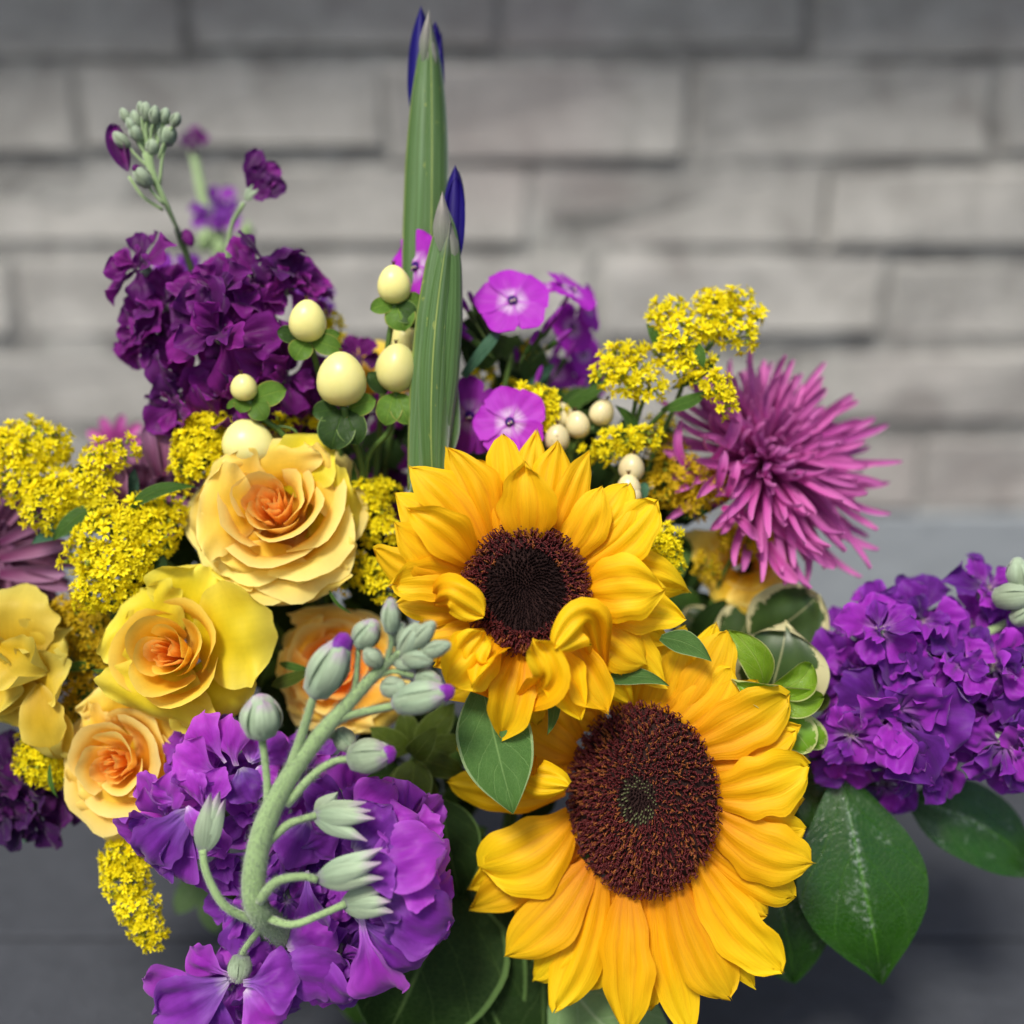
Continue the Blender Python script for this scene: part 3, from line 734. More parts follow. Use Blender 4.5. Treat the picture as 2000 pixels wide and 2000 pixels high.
for i, r in enumerate(rowsL):
    bx, by, tx, ty, w, zb, zt = r[:7]
    kw = dict(bend=ru(.03, .11), cup=ru(-.08, .16), ridge=ru(.04, .07), edge=.13, fold=ru(0, .2), wr=.045, tip=ru(-.08, .05), twist=ru(-.5, .5), ruf=ru(0, .04), ruff=3.5)
    if len(r) > 7: kw.update(r[7])
    zz = lambda x, y: 70 + .75 * zL(x, y)
    B = at(bx, by, zz(bx, by) + zb); T = at(tx, ty, zz(bx, by) * .7 + zz(tx, ty) * .3 + zt)
    part(sl, 'petal', petal(B, B + (T - B) * ru(.97, 1.06), w * .93, rng.choice((P_SUNR, P_SUNR, P_SUN)), N=(-.25, .05, 1), seed=300 + i, nu=14, nv=18, **kw), MAT['sun2'])
curl_petal(sl, at(1040, 1475, 60), at(1035, 1520, 110), at(1110, 1535, 130), 78, MAT['sun2'], 21, -.25)
tie_stem(sl, CL + V(20, -20, -50), 16, MAT['stem'])

# ================================================================== ROSES
def rose_core(t, C, ax, layers, roll=0., subname='petal'):
    F = np.array(Matrix.Translation(Vector([float(c) for c in C])) @ frame_from(ax, roll=roll))
    k = 0
    for L in layers:
        n = L['n']
        for i in range(n):
            k += 1
            phi = L.get('ph', 0) + 2 * math.pi * i / n + ru(-.18, .18)
            v, f, u = cup_petal(phi, L['d'] * ru(.9, 1.12), L['r0'], L['r1'] * ru(.93, 1.07), L['h0'], L['h1'] + ru(-13, 11), L.get('lip', 0) * ru(.6, 1.3), L.get('ruf', .05), L.get('sp', 4) * ru(.5, 1.5), L.get('rd', .15), L.get('notch', 0) * ru(0, 1), L.get('wr', .065), L.get('q', 1.5), seed=rng.randrange(9999), nu=L.get('nu', 14), nv=10)
            v = v @ F[:3, :3].T + F[:3, 3]
            part(t, 'petal', (v, f, u), MAT[L['m']])
def outer(t, rows, mat, seed0, prof=P_BROAD):
    for i, r in enumerate(rows):
        bx, by, tx, ty, w, zb, zt = r[:7]
        kw = dict(bend=.16, cup=.06, ruf=.05, wr=.035, rd=.28, edge=.09, tip=-.16, tipat=.7)
        if len(r) > 7: kw.update(r[7])
        m = kw.pop('m', mat); lb = kw.pop('label', None)
        part(t, 'petal', petal(at(bx, by, zb), at(tx, ty, zt), w, kw.pop('prof', prof), seed=seed0 + i * 3, nu=16, nv=16, **kw), MAT[m], label=lb)

g_rose = 'yellow and apricot garden roses'
# big apricot rose
r1 = thing('rose', 'large open apricot yellow rose with orange heart, left of the upper sunflower', 'rose', at(545, 1010, -40), g_rose)
outer(r1, [
 (560, 960, 640, 850, 130, -10, -5, dict(m='rose_lem')), (545, 950, 535, 852, 190, -5, 10), (520, 980, 400, 915, 160, -5, 5), (520, 1000, 360, 1040, 150, -20, -15, dict(m='rose_out')),
 (500, 1010, 378, 985, 190, 10, 30, dict(m='rose_out', bend=.2)), (600, 1000, 706, 1010, 190, -20, -10, dict(m='rose_lem')), (600, 1040, 690, 1090, 150, -25, -20, dict(m='rose_lem')),
 (530, 1080, 480, 1170, 170, -15, -15), (570, 1080, 590, 1185, 220, -12, -10), (600, 1060, 660, 1140, 160, -5, 0),
 (510, 1060, 420, 1100, 150, 5, 10), (540, 1060, 520, 1145, 190, 10, 18), (590, 950, 672, 930, 150, 0, 0)], 'rose_out', 500)
rose_core(r1, at(548, 1012, -40), (-.06, .40, 1), [
 dict(n=5, d=.80, r0=20, r1=146, h0=-30, h1=30, lip=36, ruf=.05, m='rose_out', ph=.3, notch=.10, q=1.2, rd=.12),
 dict(n=4, d=1.0, r0=18, r1=122, h0=-20, h1=62, lip=34, ruf=.06, m='rose_out', ph=.9, notch=.12, q=1.5),
 dict(n=3, d=1.25, r0=16, r1=98, h0=-20, h1=98, lip=28, ruf=.06, m='rose_mid', ph=.1, sp=14, q=1.7, notch=-.10),
 dict(n=3, d=1.25, r0=12, r1=72, h0=-10, h1=112, lip=22, ruf=.08, m='rose_mid', ph=1.15, sp=14, q=1.8, notch=-.12),
 dict(n=3, d=1.2, r0=8, r1=50, h0=0, h1=112, lip=14, ruf=.10, m='rose_mid', ph=.3, sp=12, q=1.8, notch=-.1),
 dict(n=4, d=.9, r0=6, r1=35, h0=0, h1=106, lip=6, ruf=.14, m='rose_in', ph=.9, sp=9),
 dict(n=4, d=1.0, r0=4, r1=22, h0=0, h1=102, lip=3, ruf=.2, m='rose_in', ph=.2, sp=8),
 dict(n=3, d=1.1, r0=1, r1=11, h0=0, h1=100, lip=1, ruf=.3, m='rose_in', ph=.9, sp=5)])
tie_stem(r1, at(548, 1015, -60), 9)

# lemon rose with spread outer petals
r2 = thing('rose', 'lemon yellow rose with furled orange heart and wide spread outer petals', 'rose', at(350, 1270, 20), g_rose)
outer(r2, [
 (365, 1230, 402, 1104, 190, 0, 20, dict(prof=P_ROUND, bend=.1, tip=-.04, rd=.05, cup=.12, m='rose_lem')), (340, 1260, 236, 1172, 200, 6, 26, dict(bend=.1, rd=.2, cup=.12)), (380, 1250, 536, 1226, 210, 2, 46, dict(bend=.16, rd=.2)),
 (340, 1290, 290, 1412, 230, 20, 45, dict(bend=.12, rd=.14, tip=-.25)), (380, 1300, 455, 1412, 190, 4, 16, dict(bend=.1, rd=.2)), (340, 1275, 214, 1268, 170, 0, 5)], 'rose_lem', 620)
rose_core(r2, at(352, 1280, 10), (-.14, .22, 1), [
 dict(n=3, d=1.25, r0=14, r1=92, h0=-20, h1=76, lip=20, ruf=.03, m='rose_lemin', ph=-1.35, sp=16, rd=.3, notch=-.08),
 dict(n=3, d=1.3, r0=10, r1=62, h0=-10, h1=104, lip=10, ruf=.03, m='rose_lemin', ph=0.1, sp=16, rd=.3, notch=-.06),
 dict(n=3, d=1.2, r0=6, r1=38, h0=-5, h1=108, lip=8, ruf=.05, m='rose_lemin', ph=1.0, sp=10, rd=.2),
 dict(n=3, d=1.1, r0=4, r1=24, h0=-5, h1=98, lip=2, ruf=.14, m='rose_in', ph=.5, sp=8),
 dict(n=3, d=1.0, r0=2, r1=13, h0=-5, h1=94, lip=1, ruf=.25, m='rose_in', ph=.2, sp=5)])
tie_stem(r2, at(348, 1275, -20), 9)

# apricot rose, lower left
r3 = thing('rose', 'apricot rose with deep orange heart, just below the lemon rose', 'rose', at(240, 1480, -10), g_rose)
outer(r3, [
 (240, 1400, 215, 1330, 150, -30, -20), (280, 1410, 350, 1390, 150, -30, -10), (220, 1440, 150, 1440, 150, -25, -20), (230, 1520, 160, 1580, 150, -20, -15), (270, 1540, 240, 1640, 190, -15, -15),
 (290, 1530, 330, 1620, 150, -15, -10), (300, 1470, 365, 1500, 160, -20, -15), (250, 1530, 210, 1605, 150, 0, 5)], 'rose_out', 720)
rose_core(r3, at(252, 1488, -30), (-.16, .10, 1), [
 dict(n=5, d=.80, r0=16, r1=120, h0=-26, h1=30, lip=30, ruf=.05, m='rose_out', ph=.5, notch=.1, q=1.2),
 dict(n=4, d=1.0, r0=14, r1=96, h0=-16, h1=60, lip=26, ruf=.05, m='rose_mid', ph=1.1, notch=.1),
 dict(n=3, d=1.25, r0=12, r1=72, h0=-6, h1=84, lip=20, ruf=.06, m='rose_mid', ph=.2, sp=12, notch=-.1),
 dict(n=3, d=1.25, r0=8, r1=48, h0=4, h1=88, lip=12, ruf=.08, m='rose_mid', ph=1.1, sp=12, notch=-.1),
 dict(n=4, d=.9, r0=5, r1=31, h0=4, h1=84, lip=4, ruf=.12, m='rose_in', ph=.1, sp=8),
 dict(n=3, d=1.0, r0=2, r1=18, h0=4, h1=80, lip=2, ruf=.2, m='rose_in', ph=.6, sp=6),
 dict(n=3, d=1.0, r0=1, r1=9, h0=4, h1=78, lip=1, ruf=.3, m='rose_in', ph=.2, sp=3)])
tie_stem(r3, at(248, 1480, -50), 9)

# shaded orange rose behind the bud stem
r4 = thing('rose', 'shaded amber rose half hidden behind the arching green bud stem', 'rose', at(660, 1300, -90), g_rose)
outer(r4, [
 (650, 1250, 660, 1182, 190, -120, -110), (620, 1280, 560, 1240, 150, -110, -100), (620, 1320, 555, 1340, 150, -100, -95), (660, 1350, 640, 1430, 180, -100, -95), (720, 1340, 770, 1420, 170, -110, -100),
 (720, 1280, 770, 1250, 150, -120, -110), (700, 1340, 720, 1400, 150, -80, -70)], 'rose_mid', 820)
rose_core(r4, at(665, 1305, -120), (-.05, .15, 1), [
 dict(n=5, d=.80, r0=16, r1=112, h0=-26, h1=36, lip=20, ruf=.05, m='rose_mid', ph=.5, notch=.1),
 dict(n=4, d=.98, r0=14, r1=84, h0=-16, h1=62, lip=14, ruf=.05, m='rose_mid', ph=1.1),
 dict(n=4, d=.95, r0=12, r1=58, h0=-6, h1=72, lip=8, ruf=.06, m='rose_in', ph=.2, sp=8),
 dict(n=4, d=.9, r0=8, r1=36, h0=4, h1=70, lip=5, ruf=.1, m='rose_in', ph=.75, sp=8),
 dict(n=3, d=1.0, r0=2, r1=18, h0=4, h1=66, lip=2, ruf=.2, m='rose_in', ph=.6, sp=5)])
tie_stem(r4, at(665, 1305, -140), 9)

# far-left rose
r5 = thing('rose', 'pale yellow rose cut by the left edge with one petal hanging down', 'rose', at(40, 1290, -30), g_rose)
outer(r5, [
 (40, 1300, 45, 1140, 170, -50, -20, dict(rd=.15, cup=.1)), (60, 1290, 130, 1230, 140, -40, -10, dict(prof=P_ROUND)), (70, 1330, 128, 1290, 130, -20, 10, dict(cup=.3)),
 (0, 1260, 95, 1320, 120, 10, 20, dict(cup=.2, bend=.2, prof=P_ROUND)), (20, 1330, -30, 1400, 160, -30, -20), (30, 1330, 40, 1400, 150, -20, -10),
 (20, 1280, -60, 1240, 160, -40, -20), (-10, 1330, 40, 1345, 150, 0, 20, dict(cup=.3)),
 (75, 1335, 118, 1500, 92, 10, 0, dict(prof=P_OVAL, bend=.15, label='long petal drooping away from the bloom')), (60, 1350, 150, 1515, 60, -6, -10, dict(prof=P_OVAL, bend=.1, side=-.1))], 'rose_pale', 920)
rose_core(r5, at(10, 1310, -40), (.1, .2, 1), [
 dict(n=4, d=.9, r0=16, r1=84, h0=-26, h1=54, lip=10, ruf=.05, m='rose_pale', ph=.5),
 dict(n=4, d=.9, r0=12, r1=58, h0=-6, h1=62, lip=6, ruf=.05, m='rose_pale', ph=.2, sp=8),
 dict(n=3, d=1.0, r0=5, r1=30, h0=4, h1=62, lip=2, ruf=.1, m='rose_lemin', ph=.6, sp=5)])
tie_stem(r5, at(20, 1320, -80), 9)

# blurred rose at the back right
r6 = thing('rose', 'blurred pale yellow rose deep behind, under the pink chrysanthemum', 'rose', at(1450, 1100, -300), g_rose)
outer(r6, [
 (1450, 1100, 1430, 1004, 130, -215, -190), (1430, 1110, 1336, 1040, 84, -215, -190), (1460, 1090, 1520, 1040, 120, -215, -190), (1450, 1120, 1410, 1195, 140, -200, -170, dict(m='rose_lemin')), (1470, 1120, 1545, 1140, 130, -210, -190), (1460, 1120, 1490, 1185, 130, -190, -165)], 'rose_out', 980)
rose_core(r6, at(1455, 1105, -205), (-.1, .3, 1), [
 dict(n=4, d=.95, r0=16, r1=80, h0=-26, h1=34, lip=16, ruf=.05, m='rose_out', ph=.5), dict(n=3, d=1.2, r0=10, r1=52, h0=-16, h1=44, lip=10, ruf=.05, m='rose_mid', ph=.1), dict(n=3, d=.9, r0=4, r1=26, h0=-6, h1=46, lip=3, ruf=.05, m='rose_in', ph=.1)])
tie_stem(r6, at(1460, 1110, -350), 9)
# sliver of yellow bloom behind the cream berries
r7 = thing('rose', 'sliver of golden rose showing behind the cream berries', 'rose', at(735, 690, -240), g_rose)
outer(r7, [(740, 760, 720, 660, 130, -260, -240), (730, 770, 670, 690, 110, -260, -240), (760, 770, 800, 690, 110, -260, -240), (740, 790, 742, 690, 150, -235, -225)], 'rose_lemin', 995)
tie_stem(r7, at(740, 780, -270), 9)

# ================================================================== STOCK (ruffled purple spikes)
def petal_variants(mat, n, name='petal', prof=P_CLAW, **kw):
    out = []
    for i in range(n):
        k = dict(bend=-.05, cup=.08, tip=-.2, tipat=.45, ruf=.12, ruff=3.4, wr=.09, rd=.18, edge=.11, ridge=.02, cr=.012)
        k.update(kw)
        g = Geo().add(*petal(V(0, 0, 0), V(0, 1, 0), ru(.78, 1.05), prof, N=(0, 0, 1), seed=rng.randrange(9999), nu=14, nv=16, **k))
        out.append(mesh_from(name, g, [mat], conv=False))
    return out
PV = {k: petal_variants(MAT[k], 10) for k in ('st_dark', 'st_shade', 'st_fore', 'st_right')}
def calyx_geo(sc=1.):
    g = Geo()
    g.add(*lathe(V(0, 0, -.5), V(0, 0, 1), [(0, .05), (.1, .1), (.3, .13), (.5, .1)], 8))
    for k in range(4):
        a = k * math.pi / 2
        g.add(*petal(V(.06 * math.cos(a), .06 * math.sin(a), -.45), V(.16 * math.cos(a), .16 * math.sin(a), .08), .16, P_LANCE, N=(math.cos(a), math.sin(a), 0), cup=-.15, bend=.12, seed=k, nu=4, nv=6))
    return g
CALYX = mesh_from('floret', calyx_geo(), [MAT['calyx']], conv=False)
def stock_floret(t, p, ax, r, key, n=(5, 3, 2), roll=None, label=None):
    r = r * 1.42
    roll = ru(0, 6.28) if roll is None else roll
    F = place(p, ax, r, roll)
    fo = inst(t, 'floret', CALYX, F, label)
    for li, (m, el, sc, zz) in enumerate(zip(n, (ru(-.05, .35), ru(.5, .8), ru(.9, 1.2)), (1.0, .82, .6), (0, .02, .04))):
        for i in range(m):
            a = 2 * math.pi * i / m + li * .6 + ru(-.25, .25)
            M = F @ Matrix.Translation((0, 0, zz)) @ Matrix.Rotation(a, 4, 'Z') @ Matrix.Rotation(el + ru(-.3, .3), 4, 'X') @ Matrix.Rotation(ru(-.45, .45), 4, 'Y') @ Matrix.Diagonal((sc * ru(.68, 1.0), sc * ru(.9, 1.3), sc * ru(.8, 1.3), 1))
            inst(fo, 'petal', rng.choice(PV[key]), M)
    return fo
def bud(t, p, ax, L, R, tipmat=None, mat=None, name='bud'):
    R *= .78; L *= .94
    prof = [(-.5 * L, R * .25), (-.42 * L, R * .75), (-.2 * L, R), (.1 * L, R * .95), (.35 * L, R * .7), (.46 * L, R * .42), (.5 * L, R * .12)]
    o = part(t, name, lathe(p, ax, prof, 20, 4, .07), mat or MAT['calyx_p'])
    if tipmat:
        part(o, 'petal', lathe(np.asarray(p) + nrm(ax) * L * .36, ax, [(-.1 * L, R * .6), (.06 * L, R * .62), (.17 * L, R * .45), (.22 * L, R * .1)], 14, 3, .12), tipmat)
    g = Geo()
    ax = nrm(ax); a1 = nrm(np.cross(ax, V(0, 0, 1)) + 1e-5); b1 = np.cross(ax, a1)
    for k in range(4):
        th = k * math.pi / 2 + .5
        d = a1 * math.cos(th) + b1 * math.sin(th)
        g.add(*petal(p - ax * .47 * L + d * R * .45, p + ax * .44 * L + d * R * .5, R * 1.25, P_OVAL, N=tuple(d), bend=.55 * R / L * 1.45, cup=-.16, ridge=.03, seed=k, nu=6, nv=10))
    part(o, 'sepal', g, mat or MAT['calyx_p'])
    if L > 40 and p[2] > 120:
        hz = Geo()
        for i in range(420):
            h = ru(-.46, .44); th = ru(0, 6.28); rr = float(np.interp(h, [q[0] / L for q in prof], [q[1] for q in prof])) * 1.12
            o_ = a1 * math.cos(th) + b1 * math.sin(th); q = p + ax * h * L + o_ * rr
            e = q + (o_ + ax * ru(.1, .8) + V(ru(-.4, .4), ru(-.4, .4), 0)) * ru(3, 6); w_ = np.cross(o_, ax) * .4
            hz.add([q - w_, q + w_, e], [(0, 1, 2)])
        part(o, 'fuzz', hz, MAT['calyx'], kind='stuff')
    return o

g_st = 'purple stock spikes'
# dark wine spike, upper left
s1 = thing('stock_spike', 'dark wine purple stock spike, upper left of the bouquet', 'stock flower', at(420, 820, -120), g_st)
part(s1, 'stem', tube([at(345, 445, -130), at(385, 560, -150), at(430, 720, -170), at(480, 900, -200)], [6, 8, 11, 14], 8, 12), MAT['stem_dk'])
for (x, y, r, z, ax, ay) in [(272, 520, 62, -60, -.5, .5), (325, 590, 62, -40, -.3, .3), (275, 650, 60, -50, -.6, .0), (425, 575, 66, -20, .0, .5), (432, 650, 80, 0, .0, .1), (500, 555, 64, -40, .4, .5), (560, 560, 60, -60, .6, .3), (500, 690, 62, -30, .3, -.2), (350, 790, 66, -40, -.4, -.4), (470, 770, 66, -40, .3, -.4), (560, 740, 70, -60, .5, -.1), (360, 850, 60, -60, -.3, -.6), (440, 840, 66, -80, .1, -.6), (590, 800, 60, -110, .4, -.4)]:
    stock_floret(s1, at(x, y, z - 20 + ru(-26, 24)), (ax, ay, 1), r, 'st_dark')
for (x, y) in ((310, 660), (390, 620), (480, 620), (450, 710), (380, 750), (530, 740), (440, 820)):
    stock_floret(s1, at(x, y, -105 + ru(-14, 14)), (ru(-.4, .4), ru(-.2, .4), 1), 54, 'st_dark')
stock_floret(s1, at(518, 520, -70), (.25, .9, .35), 62, 'st_dark', (4, 2, 0))
stock_floret(s1, at(610, 575, -90), (.8, .5, .3), 40, 'st_dark', (4, 2, 0))
bud(s1, at(368, 465, -120), (.4, -.9, .3), 44, 14, None, MAT['st_dark'])

# tip of that spike with buds, in focus high up
s1b = thing('stock_bud_tip', 'stock stem tip with clustered silver green buds, highest at left', 'stock flower', at(340, 450, -60), g_st)
part(s1b, 'stem', tube([at(350, 455, -110), at(325, 400, -70), at(302, 350, -60), at(285, 300, -60)], [4, 6, 8, 9], 8, 12), MAT['stem_pale'])
for (x, y, x2, y2, L, R, tip) in [(237, 273, 305, 340, 44, 15, None), (298, 287, 300, 330, 34, 15, None), (327, 262, 312, 360, 50, 21, 'y'), (278, 346, 320, 400, 50, 19, 'p'), (264, 258, 290, 310, 40, 14, None), (290, 246, 292, 300, 44, 16, None),
                                 (245, 226, 280, 290, 36, 12, None), (266, 232, 285, 290, 38, 12, None), (286, 218, 290, 290, 40, 13, None), (302, 224, 295, 290, 38, 12, None), (322, 226, 305, 300, 34, 12, None), (343, 234, 310, 310, 32, 12, None), (276, 212, 288, 290, 30, 10, None), (310, 244, 300, 300, 36, 13, None), (256, 244, 282, 300, 32, 11, None)]:
    c = at(x, y, -50 + ru(-14, 14)); b = at(x2, y2, -60)
    ax = nrm(c - b)
    part(s1b, 'pedicel', tube([b, (b + c) / 2 + V(-3, 0, 0), c - ax * L * .4], [3.5, 3, 3.5], 6, 6), MAT['stem_pale'])
    bud(s1b, c, ax, L, R, MAT['st_dark'] if tip == 'p' else (MAT['leaf_lime'] if tip == 'y' else None), MAT['calyx'] if tip != 'y' else MAT['calyx_p'])
part(s1b, 'pedicel', tube([at(318, 410, -70), at(280, 385, -65), at(252, 345, -62)], [4, 3.5, 4], 6, 8), MAT['stem_pale'])
for k, (dx, w, n_) in enumerate(((0, 42, (0, 0, 1)), (12, 36, (-.5, 0, 1)))):
    part(s1b, 'petal', petal(at(250, 335, -60), at(222 + dx, 245, -64 + 6 * k), w, P_OVAL, N=n_, cup=.3, bend=.1, wr=.04, seed=40 + k), MAT['st_dark'])

s1c = thing('stock_floret', 'single wine purple stock floret floating right of the bud tip', 'stock flower', at(480, 390, -120), g_st)
part(s1c, 'sepal', petal(at(478, 392, -120), at(502, 345, -112), 16, P_LANCE, cup=-.3), MAT['calyx'])
part(s1c, 'sepal', petal(at(480, 392, -116), at(512, 364, -110), 14, P_LANCE, cup=-.3), MAT['calyx'])
for (x, y, w, z, s) in ((506, 292, 44, -122, 1), (545, 325, 52, -118, 2), (560, 362, 50, -114, 3), (530, 372, 46, -106, 4), (518, 330, 50, -108, 5)):
    part(s1c, 'petal', petal(at(488, 378, -118), at(x, y, z), w, P_ROUND, cup=.15, ruf=.1, wr=.06, edge=.1, seed=s), MAT['st_dark'])
part(s1c, 'stem', tube([at(476, 396, -120), at(450, 450, -150), at(440, 560, -190)], [5, 5, 6], 6, 8), MAT['stem_pale'])

# blurred farther spike
s1d = thing('stock_spike', 'out of focus pale violet stock stem behind the dark spike', 'stock flower', at(440, 560, -620), g_st)
part(s1d, 'stem', tube([at(376, 290, -640), at(400, 400, -640), at(430, 480, -650), at(450, 620, -660)], [9, 14, 24, 26], 8, 10), MAT['stem_pale'])
for (x, y, r) in ((420, 408, 36), (445, 425, 26), (378, 272, 20)):
    stock_floret(s1d, at(x, y, -630), (ru(-.3, .3), .2, 1), r * 1.3, 'st_fore' if y > 300 else 'st_dark', (4, 3, 0))
for (x, y) in ((480, 455), (400, 470), (430, 490), (462, 500)):
    bud(s1d, at(x, y, -620), (ru(-.4, .4), 1, .2), 60, 22, None, MAT['stem_pale'])
s1e = thing('stock_spike', 'violet stock florets peeking out of focus over the dark spike', 'stock flower', at(340, 560, -330), g_st)
for (x, y, r) in ((350, 545, 50), (320, 550, 40), (400, 590, 50), (610, 600, 40)):
    stock_floret(s1e, at(x, y, -330), (0, .3, 1), r, 'st_fore', (4, 3, 0))
tie_stem(s1e, at(400, 600, -350), 8); tie_stem(s1, at(480, 900, -200), 13, MAT['stem']); 

# deep shadow florets in the gaps
s6 = thing('stock_spike', 'plum stock florets in the shade between the berries and the roses', 'stock flower', at(740, 930, -220), g_st)
for (x, y, r) in ((700, 910, 60), (760, 900, 50), (735, 970, 60), (620, 860, 60), (690, 970, 50), (700, 700, 38), (735, 800, 40), (650, 880, 50)):
    stock_floret(s6, at(x, y, -210 if y > 750 else -150), (0, .2, 1), r, 'st_dark', (5, 3, 0))
tie_stem(s6, at(730, 980, -240), 9)

# shade-coloured spike, lower left edge
s2 = thing('stock_spike', 'stock spike at the lower left edge, petals coloured as in shade', 'stock flower', at(60, 1500, -120), g_st)
for (x, y, r, z) in [(20, 1440, 66, -120), (20, 1520, 70, -90), (80, 1500, 66, -110), (60, 1570, 62, -80), (125, 1545, 62, -90), (0, 1580, 60, -90), (130, 1590, 40, -90), (60, 1440, 60, -130), (45, 1600, 36, -80), (110, 1480, 60, -120)]:
    if rng.random() < .3: continue
    stock_floret(s2, at(x, y, z), (ru(-.4, .2), ru(-.4, .2), 1), r, 'st_shade')
part(s2, 'stem', tube([at(-80, 1560, -150), at(60, 1520, -150), at(300, 1560, -200)], [9, 11, 12], 8, 10), MAT['stem_dk'])
tie_stem(s2, at(300, 1560, -200), 10)

# foreground violet spike with arching bud stem
s3 = thing('stock_spike', 'violet stock in the foreground with thick pale green arching bud stem', 'stock flower', at(500, 1790, 150), g_st)
zf = 200
part(s3, 'stem', tube([at(560, 1830, 90), at(525, 1800, 150), at(500, 1770, 195), at(496, 1710, zf), at(516, 1615, zf + 5), at(560, 1525, zf + 10), at(617, 1445, zf + 20), at(682, 1372, zf + 30), at(740, 1310, zf + 40), at(785, 1270, zf + 45)], [21, 21, 20, 21, 20, 17, 15, 12, 9, 6], 14, 54), MAT['stem_pale'])
def fuzz(t, pts, radii, n, L=7, mat='calyx'):
    P = catmull(pts, 80); g = Geo()
    for i in range(n):
        k = rng.random() * 79; j = int(k); p = P[j] + (P[j + 1] - P[j]) * (k - j)
        r = float(np.interp(k / 80, np.linspace(0, 1, len(radii)), radii))
        d = nrm(P[j + 1] - P[j]); a = nrm(np.cross(d, V(.31, .22, .92))); b = np.cross(d, a); th = ru(0, 6.28)
        o = a * math.cos(th) + b * math.sin(th); q = p + o * r * .97
        e = q + (o + V(ru(-.5, .5), ru(-.5, .5), ru(-.5, .5))) * L * ru(.5, 1.1)
        w = np.cross(o, d) * .45
        g.add([q - w, q + w, e], [(0, 1, 2)])
    part(t, 'fuzz', g, MAT[mat], kind='stuff')
def ped(pts, r, b=None, bl_=0, br=0, tip=None, ax=None, z=zf, mat=None):
    P = [at(x, y, zz) for x, y, zz in pts]
    r = [q * .76 for q in r]
    part(s3, 'pedicel', tube(P, r, 8, 12), MAT['stem_pale']); fuzz(s3, P, r, 900, 6)
    if b: 
        c = at(*b); a_ = nrm(c - P[-1]) if ax is None else nrm(ax)
        bud(s3, c, a_, bl_, br, tip, mat)
ped([(512, 1640, zf), (522, 1560, zf + 8), (518, 1490, zf + 14), (511, 1440, zf + 18)], [12, 9, 8, 9], (510, 1400, zf + 22), 88, 40)
ped([(560, 1525, zf + 10), (588, 1440, zf + 26), (612, 1362, zf + 42)], [15, 11, 9], (642, 1305, zf + 46), 128, 38, MAT['st_fore'], (.42, .78, .1))
ped([(648, 1410, zf + 20), (690, 1395, zf + 32), (770, 1378, zf + 44)], [12, 9, 9], (822, 1362, zf + 52), 112, 32, MAT['st_fore'], (1, .25, .1))
ped([(560, 1570, zf + 2), (610, 1515, zf + 18), (650, 1488, zf + 24), (685, 1482, zf + 24)], [12, 9, 8, 8], (722, 1476, zf + 24), 88, 34, MAT['st_fore'], (1, .15, .1), mat=MAT['calyx_p'])
ped([(752, 1298, zf + 42), (764, 1260, zf + 50), (762, 1235, zf + 52)], [6, 6, 5], (763, 1203, zf + 55), 68, 18, None, (0, 1, .1))
ped([(690, 1365, zf + 30), (697, 1310, zf + 34), (700, 1262, zf + 36)], [8, 6, 6], (716, 1238, zf + 38), 64, 27, None, (.6, .8, .1))
for (x, y, L, R, ax) in ((800, 1250, 74, 22, (.5, .9, .2)), (826, 1240, 66, 18, (.6, .7, .1)), (850, 1268, 62, 17, (1, .35, .1)), (815, 1288, 60, 18, (1, -.1, .1)), (780, 1240, 50, 15, (.1, 1, .1)), (728, 1284, 44, 18, (-.6, .6, .1)), (836, 1328, 52, 20, (1, -.2, .1)), (786, 1296, 40, 14, (.8, -.3, .2)), (768, 1342, 50, 22, (.7, .1, .3))):
    bud(s3, at(x, y, zf + 44 + ru(-8, 8)), ax, L, R, None, MAT['calyx'] if x != 836 else MAT['calyx_p'])
ped([(700, 1345, zf + 34), (760, 1312, zf + 40), (808, 1320, zf + 42)], [7, 6, 6])
ped([(640, 1430, zf + 0), (664, 1440, zf - 10)], [9, 8], (674, 1446, zf - 14), 54, 22, None, (.6, -.7, 0))
_st = [at(560, 1830, 90), at(525, 1800, 150), at(500, 1770, 195), at(496, 1710, zf), at(516, 1615, zf + 5), at(560, 1525, zf + 10), at(617, 1445, zf + 20), at(682, 1372, zf + 30), at(740, 1310, zf + 40), at(785, 1270, zf + 45)]
fuzz(s3, _st, [21, 21, 20, 21, 20, 17, 15, 12, 9, 6], 12000)
def sepals(c, dirs, L, w, mat='calyx_p'):
    mn = nrm(np.mean([nrm(d) for d in dirs], 0))
    for i, d in enumerate(dirs):
        d = nrm(nrm(d) * .55 + mn * .55); o_ = (nrm(dirs[i]) - mn) * w * .35; part(s3, 'sepal', petal(c - d * 8 + o_ * .3, c + d * L * ru(.78, .95) + o_, w * 1.05, P_LANCE, cup=-.22, bend=.08, ridge=.04, seed=i, nu=8, nv=10), MAT[mat])
# open calyces
ped([(516, 1650, zf - 2), (560, 1612, zf), (590, 1600, zf), (618, 1592, zf + 4)], [12, 10, 8, 8]); sepals(at(618, 1592, zf + 2), [(.9, .42, .1), (1, -.0, .3), (.7, -.6, .1), (1, .2, .2)], 116, 34)
sepals(at(625, 1590, zf), [(.4, .8, .1), (.7, -.5, .2)], 60, 34, 'calyx')
ped([(505, 1760, zf + 10), (540, 1722, zf + 22), (590, 1712, zf + 26), (620, 1718, zf + 24)], [13, 11, 9, 9]); sepals(at(625, 1716, zf + 22), [(.9, .62, .1), (1, .34, .3), (1, -.12, .1)], 136, 38)
ped([(520, 1792, 180), (570, 1806, 200), (630, 1785, 205), (675, 1765, 200)], [11, 9, 8, 9]); sepals(at(675, 1766, 198), [(1, .1, .2), (1, -.3, .1), (.8, .5, .1)], 96, 38)
